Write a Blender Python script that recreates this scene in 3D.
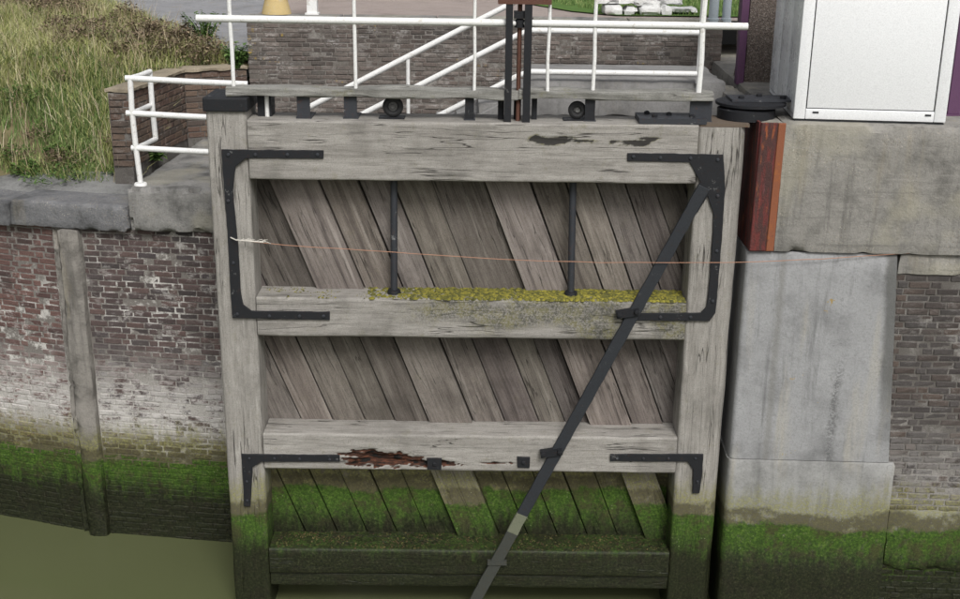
import bpy, bmesh, math, random
from mathutils import Vector, Matrix, noise
random.seed(7)
for o in list(bpy.data.objects): bpy.data.objects.remove(o)
scn = bpy.context.scene; COL = scn.collection
# ------------------------------------------------------------------ camera
F, TH, RO = 1200.0, math.radians(18.4), math.radians(.65)
CAM = Vector((0, -11.0, 1.91))
fw = Vector((0, math.cos(TH), -math.sin(TH))); r0 = Vector((1, 0, 0)); u0 = Vector((0, math.sin(TH), math.cos(TH)))
rt = r0*math.cos(RO) + u0*math.sin(RO); up = u0*math.cos(RO) - r0*math.sin(RO)
cd = bpy.data.cameras.new('camera'); cam = bpy.data.objects.new('camera', cd); COL.objects.link(cam)
cd.sensor_width = 36; cd.lens = F/960*36; cd.clip_end = 2000; cd.clip_start = .1
cam.matrix_world = Matrix((( rt.x, up.x, -fw.x, CAM.x), (rt.y, up.y, -fw.y, CAM.y), (rt.z, up.z, -fw.z, CAM.z), (0, 0, 0, 1)))
scn.camera = cam
# ------------------------------------------------------------------ sky, sun, exposure
SUN_DIR = Vector((.24, -.82, .92)).normalized()
w = bpy.data.worlds.new('World'); scn.world = w; w.use_nodes = True
wn = w.node_tree.nodes; bg = wn['Background']
sky = wn.new('ShaderNodeTexSky'); sky.sky_type = 'NISHITA'; sky.sun_disc = False
sky.sun_elevation = math.asin(SUN_DIR.z); sky.sun_rotation = math.atan2(SUN_DIR.x, SUN_DIR.y)
sky.air_density = 1.0; sky.dust_density = 5.0; sky.ozone_density = 1.0
hs = wn.new('ShaderNodeHueSaturation'); hs.inputs['Saturation'].default_value = .22
w.node_tree.links.new(sky.outputs[0], hs.inputs['Color']); w.node_tree.links.new(hs.outputs[0], bg.inputs[0])
bg.inputs[1].default_value = .088
sd = bpy.data.lights.new('sun', 'SUN'); sd.energy = 1.5; sd.angle = math.radians(20); sd.color = (1, .985, .955)
so = bpy.data.objects.new('sun', sd); COL.objects.link(so); so.location = (6, -8, 12)
so.rotation_euler = SUN_DIR.to_track_quat('Z', 'Y').to_euler()
scn.view_settings.view_transform = 'Standard'; scn.view_settings.look = 'None'
scn.view_settings.exposure = 0.46; scn.view_settings.gamma = 1

def ray(x, y): return fw + rt*((x-480)/F) - up*((y-299.5)/F)
def P(x, y, Y=0.0):
    d = ray(x, y); return CAM + d*((Y-CAM.y)/d.y)
def G(x, y, Z=0.0):
    d = ray(x, y); return CAM + d*((Z-CAM.z)/d.z)

WATER = -5.27
# ------------------------------------------------------------------ materials
class NT:
    def __init__(s, name):
        s.m = bpy.data.materials.new(name); s.m.use_nodes = True
        s.t = s.m.node_tree; s.b = s.t.nodes['Principled BSDF']
        s.geo = s.t.nodes.new('ShaderNodeNewGeometry'); s.tc = s.t.nodes.new('ShaderNodeTexCoord')
        s.oi = s.t.nodes.new('ShaderNodeObjectInfo'); s.pos = s.geo.outputs['Position']; s.obj = s.tc.outputs['Object']
    def L(s, v, sock):
        if isinstance(v, bpy.types.NodeSocket): s.t.links.new(v, sock)
        elif isinstance(v, (tuple, list)) and len(v) == 3 and sock.type == 'RGBA': sock.default_value = (*v, 1)
        else: sock.default_value = v
    def math(s, op, a, b=0.0, c=None, clamp=False):
        n = s.t.nodes.new('ShaderNodeMath'); n.operation = op; n.use_clamp = clamp
        s.L(a, n.inputs[0]); s.L(b, n.inputs[1])
        if c is not None: s.L(c, n.inputs[2])
        return n.outputs[0]
    def vmul(s, v, k):
        n = s.t.nodes.new('ShaderNodeVectorMath'); n.operation = 'MULTIPLY'; s.L(v, n.inputs[0]); n.inputs[1].default_value = k; return n.outputs[0]
    def vadd(s, v, k):
        n = s.t.nodes.new('ShaderNodeVectorMath'); n.operation = 'ADD'; s.L(v, n.inputs[0]); s.L(k, n.inputs[1]); return n.outputs[0]
    def noise(s, vec, scale, detail=4.0, rough=.6, dist=0.0):
        n = s.t.nodes.new('ShaderNodeTexNoise'); s.L(vec, n.inputs['Vector']); n.inputs['Scale'].default_value = scale
        n.inputs['Detail'].default_value = detail; n.inputs['Roughness'].default_value = rough; n.inputs['Distortion'].default_value = dist
        return n.outputs['Fac']
    def voro(s, vec, scale, feat='F1'):
        n = s.t.nodes.new('ShaderNodeTexVoronoi'); s.L(vec, n.inputs['Vector']); n.inputs['Scale'].default_value = scale; n.feature = feat
        return n
    def ramp(s, f, stops, interp='LINEAR'):
        n = s.t.nodes.new('ShaderNodeValToRGB'); s.L(f, n.inputs[0]); e = n.color_ramp.elements; n.color_ramp.interpolation = interp
        while len(e) < len(stops): e.new(.5)
        for i, (p, c) in enumerate(stops):
            e[i].position = p; e[i].color = (*c, 1) if isinstance(c, (tuple, list)) else (c, c, c, 1)
        return n.outputs[0]
    def step(s, v, a, b, lo=0.0, hi=1.0):
        n = s.t.nodes.new('ShaderNodeMapRange'); n.interpolation_type = 'SMOOTHSTEP'; s.L(v, n.inputs[0])
        if a > b: a, b, lo, hi = b, a, hi, lo
        n.inputs[1].default_value = a; n.inputs[2].default_value = b; n.inputs[3].default_value = lo; n.inputs[4].default_value = hi
        return n.outputs[0]
    def mix(s, f, a, b, mode='MIX'):
        n = s.t.nodes.new('ShaderNodeMix'); n.data_type = 'RGBA'; n.blend_type = mode
        s.L(f, n.inputs['Factor']); s.L(a, n.inputs[6]); s.L(b, n.inputs[7]); return n.outputs[2]
    def attr(s, name):
        n = s.t.nodes.new('ShaderNodeAttribute'); n.attribute_name = name; return n.outputs['Fac']
    def xyz(s, v):
        n = s.t.nodes.new('ShaderNodeSeparateXYZ'); s.L(v, n.inputs[0]); return n.outputs
    def rnd(s):
        return s.math('FRACT', s.math('ADD', s.geo.outputs['Random Per Island'], s.math('MULTIPLY', s.oi.outputs['Random'], 7.31)))
    def bump(s, h, strength=.4, dist=.01, prev=None):
        n = s.t.nodes.new('ShaderNodeBump'); s.L(h, n.inputs['Height']); n.inputs['Strength'].default_value = strength; n.inputs['Distance'].default_value = dist
        if prev is not None: s.L(prev, n.inputs['Normal'])
        return n.outputs[0]
    def out(s, col, rough=.85, normal=None, spec=.3, metal=0.0):
        s.L(col, s.b.inputs['Base Color']); s.L(rough, s.b.inputs['Roughness']); s.b.inputs['Specular IOR Level'].default_value = spec
        s.L(metal, s.b.inputs['Metallic'])
        if normal is not None: s.L(normal, s.b.inputs['Normal'])
        return s.m
    # slime, algae and wet black line left by the tide, a height above the water
    def tide(s, col, dz=0.0, olive=.75, green=.95, dark=.93):
        z = s.xyz(s.pos)[2]
        n1 = s.noise(s.pos, 1.3, 5, .65); n2 = s.noise(s.pos, 14, 4, .7); n3 = s.noise(s.vmul(s.pos, (5, 5, .6)), 3, 3, .6)
        zz = s.math('ADD', z, s.math('MULTIPLY_ADD', n1, .34, -.17 - dz)); zz = s.math('ADD', zz, s.math('MULTIPLY_ADD', n2, .14, -.07)); z2 = s.math('ADD', zz, s.math('MULTIPLY_ADD', n3, .5, -.25))
        fo = s.step(z2, -3.62, -3.95, 0, olive); fb = s.step(zz, -3.95, -4.02, 0, .8); fg = s.step(zz, -4.12, -4.17, 0, green); fd = s.step(z2, -4.27, -4.66, 0, dark)
        nn = s.noise(s.pos, 38, 4, .75); nb = s.noise(s.vadd(s.pos, (4, 8, 2)), 4.5, 5, .75)
        gr = s.ramp(nn, [(.28, (.012, .026, .005)), (.5, (.040, .088, .010)), (.64, (.080, .145, .020)), (.78, (.13, .17, .045))])
        gr = s.mix(s.step(nb, .48, .62, 0, .75), gr, s.mix(nn, (.020, .020, .009), (.075, .064, .028)))
        col = s.mix(s.math('MULTIPLY', fo, s.step(nn, .36, .56, .35, 1)), col, s.ramp(nn, [(.35, (.09, .08, .035)), (.5, (.17, .165, .05)), (.68, (.31, .30, .12))]))
        col = s.mix(s.math('MULTIPLY', fb, s.step(nb, .32, .5, .3, 1)), col, s.mix(nn, (.032, .030, .016), (.105, .092, .052)))
        col = s.mix(s.math('MULTIPLY', fg, s.step(n2, .25, .48, .45, 1)), col, gr)
        col = s.mix(fd, col, s.ramp(nn, [(.35, (.007, .007, .005)), (.58, (.021, .021, .012)), (.75, (.066, .060, .040))]))
        spk = s.voro(s.pos, 26); sp = s.math('MULTIPLY', s.step(spk.outputs['Distance'], .16, .10, 0, 1), s.step(s.noise(s.pos, 3.1, 2), .55, .62, 0, .7))
        col = s.mix(s.math('MULTIPLY', s.math('MULTIPLY', sp, fo), s.step(fd, .3, .8, 1, 0)), col, (.36, .38, .24))
        return col, fd

def wood(name, c1, c2, c3, dz=0.0, crack=1.0, lich=0.0, tide=True, vary=0.0):
    s = NT(name); off = s.math('MULTIPLY', s.oi.outputs['Random'], 40.0)
    v = s.vadd(s.obj, off)
    g1 = s.noise(s.vmul(v, (1.6, 14, 20)), 1.6, 8, .78, .6); g2 = s.noise(s.vmul(v, (.5, 4, 5)), 1.2, 4, .6); fine = s.noise(v, 120, 3, .8); mid = s.noise(s.vmul(v, (2, 6, 7)), 2.2, 5, .75)
    col = s.ramp(g1, [(.22, c1), (.5, c2), (.78, c3)])
    col = s.mix(s.step(g2, .42, .68, 0, .55), col, s.mix(.5, col, c1))
    col = s.mix(s.step(mid, .55, .75, 0, .35), col, tuple(min(1, 1.25*x) for x in c3))
    col = s.mix(s.step(fine, .4, .75, 0, .35), col, tuple(.35*x for x in c1))
    if vary:
        col = s.mix(s.step(s.oi.outputs['Random'], 0, 1, 0, vary), col, s.mix(.6, col, c1))
        st = s.noise(s.vmul(v, (.35, 3, 9)), 1.3, 4, .65); col = s.mix(s.step(st, .52, .68, 0, .6), col, (.055, .046, .044)); col = s.mix(s.step(st, .44, .32, 0, .5), col, c3)
    sf = s.noise(s.vmul(v, (1.5, 30, 60)), 2.0, 3, .6); col = s.mix(s.step(sf, .61, .71, 0, .5*crack), col, tuple(.22*x for x in c2))
    cn = s.noise(s.vmul(v, (.55, 7, 11)), 1.0, 3, .5, .1)
    ck = s.step(s.math('ABSOLUTE', s.math('SUBTRACT', cn, .5)), .0, .011, 1, 0)
    ck = s.math('MULTIPLY', ck, s.step(s.noise(v, 1.7, 2), .44, .58, 0, crack))
    col = s.mix(s.math('MULTIPLY', ck, .85), col, (.02, .017, .015))
    if lich:
        ln = s.noise(s.pos, 6, 6, .75); col = s.mix(s.step(ln, .56, .68, 0, lich), col, (.16, .15, .07))
    fd = 0.0
    big = s.noise(s.vadd(s.pos, (2, 6, 4)), 1.3, 4, .7); col = s.mix(s.step(big, .5, .66, 0, .45), col, s.mix(.65, col, tuple(.4*x for x in c1))); col = s.mix(s.step(s.noise(s.pos, 70, 3, .8), .55, .7, 0, .45), col, tuple(.3*x for x in c1))
    col = s.mix(1.0, col, s.oi.outputs['Color'], 'MULTIPLY')
    if tide: col, fd = s.tide(col, dz)
    rt_ = s.attr('rot')
    rn = s.noise(s.vmul(v, (3, 8, 16)), 3, 5, .75)
    col = s.mix(s.step(rt_, .12, .5), col, s.ramp(rn, [(.3, (.008, .006, .005)), (.5, (.05, .022, .014)), (.68, (.15, .058, .032))]))
    col = s.mix(s.step(rt_, 1.2, 1.6), col, (.010, .009, .008)); col = s.mix(0.0, col, s.mix(rn, (.022, .021, .019), (.055, .050, .044)))
    ms = s.noise(s.pos, 55, 4, .8); ms2 = s.noise(s.pos, 9, 4, .7)
    mk = s.math('MULTIPLY', s.step(rt_, -.02, -.9, 0, 1), s.step(ms, .40, .58, .25, 1))
    col = s.mix(s.math('MULTIPLY', mk, .85), col, s.mix(s.step(ms2, .42, .6), (.055, .055, .042), (.15, .14, .055)))
    col = s.mix(s.step(rt_, -1.0, -1.8), col, s.mix(rn, (.020, .019, .018), (.060, .055, .050)))
    h = s.math('ADD', s.math('MULTIPLY', g1, .7), s.math('MULTIPLY', fine, .25)); h = s.math('SUBTRACT', h, s.math('MULTIPLY', ck, 1.1))
    return s.out(col, s.step(fd, 0, 1, .86, .45) if tide else .86, s.bump(h, .75, .012), .25)

M = {}
M['timber'] = wood('weathered_timber', (.16, .148, .132), (.335, .318, .292), (.45, .43, .40), 0.05, 1.0, .28)
M['plank'] = wood('plank_timber', (.078, .067, .059), (.225, .200, .182), (.345, .318, .292), 0.18, .8, .1, vary=.45)
M['plank_pale'] = wood('pale_plank_timber', (.12, .11, .10), (.29, .27, .25), (.40, .38, .36), .05, .8, .1)
M['deck'] = wood('deck_timber', (.10, .098, .085), (.27, .265, .245), (.42, .415, .39), 0, 1.0, .45, tide=False)

def concrete(name, c, var=.5, streak=.5, tide=False, dz=0, lich=0.0, warm=(.30, .26, .18), bump=.5, patch=0.0, board=0.0, dark_streaks=False):
    s = NT(name); d = tuple(x*(1-var) for x in c); l = tuple(min(.8, x*(1+.35*var)) for x in c)
    n1 = s.noise(s.pos, 1.9, 6, .7); n2 = s.noise(s.vmul(s.pos, (7, 7, .55)), 1.0, 5, .7); n3 = s.noise(s.pos, 45, 4, .75); n4 = s.noise(s.vadd(s.pos, (9, 3, 5)), 7, 6, .75)
    col = s.ramp(n1, [(.3, d), (.5, c), (.72, l)])
    col = s.mix(s.step(n2, .52, .7, 0, streak), col, tuple(x*.45 for x in c))
    col = s.mix(s.step(s.noise(s.vmul(s.vadd(s.pos, (3, 1, 0)), (4, 4, .5)), 1.0, 4, .6), .55, .72, 0, streak*.6), col, warm)
    col = s.mix(s.step(n4, .56, .7, 0, .5*var), col, tuple(x*.5 for x in c))
    col = s.mix(s.step(n4, .42, .28, 0, .5*var), col, l)
    col = s.mix(s.step(n3, .45, .72, 0, .4), col, tuple(x*.5 for x in c))
    if patch: col = s.mix(s.step(s.noise(s.vadd(s.pos, (2, 7, 1)), 1.1, 3, .55), .52, .62, 0, patch), col, (.36, .34, .27))
    if board:
        nb = s.noise(s.vmul(s.pos, (.5, .5, 9)), 1.3, 4, .7); col = s.mix(s.step(nb, .54, .68, 0, board), col, tuple(x*.5 for x in c)); col = s.mix(s.step(nb, .42, .34, 0, board*.6), col, l)
        pb = s.voro(s.pos, 48); col = s.mix(s.math('MULTIPLY', s.step(pb.outputs['Distance'], .35, .2), s.step(n1, .5, .6, 0, .7)), col, s.mix(s.xyz(pb.outputs['Color'])[0], (.16, .13, .09), (.48, .44, .38)))
    cn = s.noise(s.vmul(s.vadd(s.pos, (8, 2, 6)), (1, 1, .8)), 1.1, 5, .6, .4); col = s.mix(s.math('MULTIPLY', s.step(s.math('ABSOLUTE', s.math('SUBTRACT', cn, .5)), .0, .004, 1, 0), s.step(n1, .5, .62, 0, .3)), col, tuple(x*.35 for x in c))
    pit = s.voro(s.pos, 30); col = s.mix(s.math('MULTIPLY', s.step(pit.outputs['Distance'], .17, .08), s.step(n4, .5, .6, 0, .7)), col, tuple(x*.35 for x in c))
    if dark_streaks:
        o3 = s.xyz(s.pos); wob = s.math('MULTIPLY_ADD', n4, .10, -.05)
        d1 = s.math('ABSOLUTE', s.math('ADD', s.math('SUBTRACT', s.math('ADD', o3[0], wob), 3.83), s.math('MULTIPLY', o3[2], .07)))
        col = s.mix(s.math('MULTIPLY', s.step(d1, .10, .03, 0, .8), s.step(o3[2], -3.35, -2.4, .15, 1)), col, (.10, .10, .095))  # darker band along the panel's slanted right edge, fading towards the bottom
        d2 = s.math('ABSOLUTE', s.math('SUBTRACT', s.math('ADD', o3[0], wob), 2.89)); col = s.mix(s.step(d2, .06, .0, 0, .5), col, (.17, .165, .15))
        d3 = s.math('ABSOLUTE', s.math('SUBTRACT', s.math('ADD', o3[0], s.math('MULTIPLY', wob, 2.0)), 3.52)); col = s.mix(s.math('MULTIPLY', s.step(d3, .07, .0, 0, .7), s.math('MULTIPLY', s.step(o3[2], -2.2, -2.6), s.step(n3, .4, .55))), col, (.10, .10, .10))
    if lich:
        col = s.mix(s.step(s.noise(s.pos, 2.6, 5, .8), .66, .70, 0, lich), col, (.36, .24, .04))
    fd = 0.0
    if tide: col, fd = s.tide(col, dz)
    h = s.math('ADD', s.math('MULTIPLY', n3, .4), n4)
    return s.out(col, s.step(fd, 0, 1, .9, .5) if tide else .9, s.bump(h, bump, .02), .25)
M['conc_block'] = concrete('weathered_concrete', (.255, .245, .226), .6, .7, patch=.5, bump=.8, board=.5)
M['conc_panel'] = concrete('pale_concrete', (.31, .312, .316), .36, .75, True, .0, .8, (.40, .37, .30), dark_streaks=True)
M['conc_base'] = concrete('tide_concrete', (.30, .30, .292), .45, .6, True, .0, .8)
M['coping'] = concrete('coping_concrete', (.24, .235, .225), .8, .6, patch=.45, bump=1.0, board=.5)
M['stonegrey'] = concrete('grey_stone', (.165, .166, .172), .75, .4, patch=.25, bump=1.0, board=.3)
M['pilaster'] = concrete('pilaster_stone', (.235, .22, .20), .8, .8, True, -.15, bump=.9)
M['apron'] = concrete('apron_concrete', (.27, .27, .28), .25, .5)
M['paving'] = concrete('pink_paving', (.34, .285, .26), .25, .2)
M['ledge'] = concrete('ledge_concrete', (.26, .255, .25), .4, .35)

def brick_mat(name, cols, white=.6, tide=True, lime=.8, redx=None, tdz=-.1, lich=0.0):
    s = NT(name); r = s.rnd()
    col = s.ramp(r, [(i/(len(cols)-1), c) for i, c in enumerate(cols)])
    n3 = s.noise(s.pos, 60, 4, .75); n1 = s.noise(s.pos, 1.4, 4, .65); n5 = s.noise(s.vmul(s.pos, (1, 1, 1.6)), 5.5, 6, .8)
    if redx: # the stretch beyond the pilaster is redder brick
        x = s.xyz(s.pos)[0]; col = s.mix(s.step(x, redx+.35, redx-.35, 0, .55), col, s.mix(r, (.12, .062, .055), (.23, .12, .10)))
    col = s.mix(s.step(n3, .4, .75, 0, .55), col, (.03, .026, .024))
    col = s.mix(s.step(n1, .48, .68, 0, .6), col, (.045, .042, .04))
    z = s.xyz(s.pos)[2]
    wm = s.math('MULTIPLY', s.step(n5, .53, .62, 0, white), s.step(s.noise(s.vadd(s.pos, (5, 5, 5)), 1.1, 3, .6), .38, .6, .25, 1))
    band = s.math('MULTIPLY', s.step(z, -2.75, -3.75), s.step(z, -3.85, -4.1, 1, 0))
    wm = s.math('MAXIMUM', wm, s.math('MULTIPLY', s.step(n5, .36, .54, 0, 1), s.math('MULTIPLY', band, lime)))
    col = s.mix(wm, col, s.mix(n3, (.34, .32, .30), (.66, .64, .62)))
    if lich: col = s.mix(s.step(s.noise(s.pos, 2.1, 4, .75), .63, .69, 0, lich), col, (.36, .25, .05))
    fd = 0.0
    if tide: col, fd = s.tide(col, tdz)
    return s.out(col, s.step(fd, 0, 1, .9, .5) if tide else .9, s.bump(s.math('ADD', n3, n5), .7, .01), .25)
M['brick_l'] = brick_mat('old_brick', [(.062, .052, .052), (.115, .078, .074), (.085, .072, .072), (.13, .088, .080), (.075, .065, .068)], .5, True, 1.0, -4.6)
M['brick_r'] = brick_mat('brown_brick', [(.060, .053, .052), (.105, .080, .068), (.075, .068, .066), (.090, .080, .077)], .2, True, .35, None, .05)
M['brick_low'] = brick_mat('low_wall_brick', [(.12, .075, .06), (.17, .12, .09), (.10, .08, .07)], .3, False, 0)
def mortar_mat(name, c, white):
    s = NT(name); n = s.noise(s.pos, 5, 6, .8); n3 = s.noise(s.pos, 70, 3, .8)
    col = s.mix(s.math('MULTIPLY', s.step(n, .46, .6, 0, white), s.step(s.noise(s.vadd(s.pos, (5, 5, 5)), 1.1, 3, .6), .38, .6, .2, 1)), c, (.60, .58, .55)); zb_ = s.xyz(s.pos)[2]; bd = s.math('MULTIPLY', s.step(zb_, -2.9, -3.6), s.step(zb_, -3.85, -4.1, 1, 0)); col = s.mix(s.math('MULTIPLY', bd, white*.8), col, (.50, .48, .45)); col = s.mix(s.step(n3, .45, .7, 0, .5), col, (.06, .055, .05))
    col, fd = s.tide(col, -.18)
    return s.out(col, .92, s.bump(n3, .6, .01), .2)
M['brick_b'] = brick_mat('bastion_brick', [(.105, .092, .083), (.165, .135, .12), (.13, .118, .108), (.215, .185, .165), (.135, .108, .096), (.185, .165, .15)], .5, False, 0, lich=.8)
M['mortar_l'] = mortar_mat('mortar_limed', (.185, .17, .155), 1.0)
M['mortar_b'] = mortar_mat('mortar_bastion', (.15, .135, .12), .3)
M['mortar_r'] = mortar_mat('mortar_grey', (.125, .115, .105), .3)

def metal(name, c, rough=.55, rust=.2, rustc=(.16, .06, .03), spec=.4, flake=0.0, flakec=(.45, .45, .44), tide=False, scale=18):
    s = NT(name); n = s.noise(s.pos, scale, 5, .75); n2 = s.noise(s.pos, 90, 3, .7)
    col = s.mix(s.step(n2, .35, .75, 0, .4), c, tuple(x*.6 for x in c))
    col = s.mix(s.step(n, .56, .66, 0, rust), col, s.mix(n2, tuple(x*.5 for x in rustc), rustc))
    if flake: col = s.mix(s.step(s.noise(s.vadd(s.pos, (3, 3, 3)), 9, 5, .8), .63, .67, 0, flake), col, flakec)
    if tide: col, _ = s.tide(col, -.35, .5, .55, .7)
    return s.out(col, s.step(n, .4, .7, rough, min(1, rough+.25)), s.bump(s.math('ADD', n, n2), .35, .004), spec)
M['iron'] = metal('black_iron', (.0145, .0155, .0185), .55, .25, (.085, .045, .03), .3, flake=.6, flakec=(.14, .14, .14), scale=26)
M['bar'] = metal('bar_steel', (.026, .029, .034), .6, .3, (.06, .045, .035), .3, flake=.25, flakec=(.12, .12, .12))
M['worn'] = metal('worn_bar', (.15, .16, .11), .8, .9, (.09, .10, .055), flake=.8, flakec=(.04, .045, .04), scale=14)
M['barlow'] = metal('tidal_bar', (.050, .053, .046), .6, .6, (.075, .065, .04), .3)
M['plate'] = metal('plate_steel', (.032, .035, .042), .5, .25, flake=.3)
M['white'] = metal('white_paint', (.80, .80, .785), .5, .45, (.50, .44, .36), .35, flake=.5, flakec=(.42, .41, .39), scale=13)
M['cab'] = metal('cabinet_white', (.80, .81, .82), .32, .05, (.62, .62, .60), .5, scale=1.4)
M['cabside'] = metal('cabinet_side', (.78, .80, .82), .22, .4, (.60, .62, .58), .5, scale=2.2)
M['dark'] = metal('dark_gap', (.03, .032, .034), .8, 0)
M['rust'] = metal('rusty_rod', (.11, .05, .035), .8, .7, (.20, .085, .045))
def red_paint():
    s = NT('red_paint_steel'); n = s.noise(s.vmul(s.pos, (9, 9, 1.6)), 2.2, 6, .75); n2 = s.noise(s.pos, 60, 3, .7); n3 = s.noise(s.vmul(s.vadd(s.pos, (3, 1, 2)), (8, 8, 1.2)), 2.0, 5, .7)
    col = s.mix(n2, (.10, .022, .022), (.17, .042, .036))
    col = s.mix(s.step(n, .42, .54, 0, .9), col, s.mix(n2, (.030, .018, .018), (.085, .045, .04)))
    col = s.mix(s.step(n3, .57, .66, 0, .8), col, (.34, .10, .035)); col = s.mix(s.step(n3, .40, .33, 0, .6), col, (.20, .07, .085))
    return s.out(col, .75, s.bump(s.math('ADD', n, n2), .7, .01), .3)
M['red'] = red_paint()
M['orange'] = metal('orange_rust', (.24, .085, .042), .85, .9, (.40, .14, .045), flake=.5, flakec=(.06, .035, .03), scale=5)
M['capbrown'] = metal('cap_brown', (.13, .10, .075), .85, .6, (.18, .10, .06))
M['purple'] = metal('purple_paint', (.105, .045, .10), .55, .3, (.14, .09, .10))
M['bluegrey'] = metal('bluegrey_pipe', (.44, .50, .54), .45, .3, (.30, .33, .34))
M['yellow'] = metal('ochre_paint', (.55, .42, .20), .8, .7, (.62, .55, .42))
M['rubber'] = metal('tyre_rubber', (.026, .026, .027), .8, .35, (.09, .085, .08))
M['hubgrey'] = metal('hub_grey', (.14, .14, .135), .7, .5, (.09, .07, .05))
M['whitestone'] = concrete('white_stone', (.66, .66, .65), .25, .25)
def simple(name, c, rough=.9, var=.3, scale=20):
    s = NT(name); n = s.noise(s.pos, scale, 4, .7)
    return s.out(s.mix(n, tuple(x*(1-var) for x in c), tuple(x*(1+var) for x in c)), rough, s.bump(n, .4, .01), .2)
M['cord'] = simple('orange_cord', (.40, .22, .15))
M['fray'] = simple('frayed_cord', (.60, .57, .52))
M['soil'] = simple('bank_soil', (.14, .12, .065), .95, .5, 4)
M['gravel'] = concrete('gravel_strip', (.20, .20, .195), .9, .3, bump=1.0)
M['lawn'] = simple('lawn_turf', (.085, .155, .035), .95, .45, 9)
def pebble():
    s = NT('pebble_concrete'); v = s.voro(s.pos, 75); c = s.xyz(v.outputs['Color'])[0]
    col = s.ramp(c, [(0, (.075, .06, .052)), (.35, (.16, .128, .108)), (.65, (.22, .18, .155)), (.9, (.27, .235, .21)), (1, (.36, .32, .29))])
    col = s.mix(s.step(v.outputs['Distance'], .25, .62, 0, .7), col, (.10, .085, .075))
    col = s.mix(s.step(s.noise(s.pos, 1.6, 5, .7), .45, .7, 0, .5), col, (.13, .105, .09))
    col = s.mix(s.step(s.noise(s.pos, 2.1, 4, .75), .66, .72, 0, .75), col, (.34, .23, .045))
    return s.out(col, .9, s.bump(s.math('MULTIPLY', v.outputs['Distance'], -1), .8, .012), .25)
M['pebble'] = pebble()
def water():
    s = NT('murky_water'); n = s.noise(s.vmul(s.pos, (1, 1.6, 1)), 2.2, 3, .5); n2 = s.noise(s.pos, .35, 3, .5)
    col = s.mix(n2, (.078, .088, .040), (.100, .110, .054))
    m = s.out(col, .07, s.bump(n, .10, .03), .5); s.b.inputs['IOR'].default_value = 1.33; return m
M['water'] = water()
def leafy(name, stops, rough=.7):
    s = NT(name); col = s.ramp(s.rnd(), stops); n = s.noise(s.pos, .9, 3, .6)
    col = s.mix(s.step(n, .4, .65, 0, .55), col, s.mix(.5, col, stops[0][1]))
    m = s.out(col, rough, None, .25); 
    return m
M['grass'] = leafy('dry_grass', [(0, (.12, .15, .04)), (.30, (.25, .28, .085)), (.6, (.41, .40, .17)), (.85, (.48, .45, .25)), (1, (.58, .53, .37))])
M['greengrass'] = leafy('green_grass', [(0, (.06, .115, .028)), (.6, (.15, .22, .065)), (1, (.27, .32, .13))])
M['weed'] = leafy('weed_leaves', [(0, (.03, .07, .014)), (.6, (.08, .15, .03)), (1, (.16, .23, .07))])
M['brownweed'] = leafy('brown_weed', [(0, (.07, .05, .035)), (.5, (.19, .14, .095)), (.8, (.30, .23, .15)), (1, (.17, .18, .07))])
M['moss'] = leafy('yellow_moss', [(0, (.07, .07, .025)), (.4, (.14, .135, .035)), (.75, (.22, .20, .035)), (1, (.31, .275, .05))], .95)
M['stalk'] = leafy('seed_stalk', [(0, (.25, .18, .11)), (.5, (.45, .37, .24)), (1, (.62, .54, .40))])
M['slime'] = leafy('ledge_slime', [(0, (.03, .022, .012)), (.6, (.075, .055, .022)), (.85, (.07, .085, .022)), (1, (.13, .10, .045))], .8)
M['hedge'] = leafy('hedge_leaf', [(0, (.016, .05, .010)), (.6, (.035, .095, .018)), (1, (.07, .14, .03))])

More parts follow.
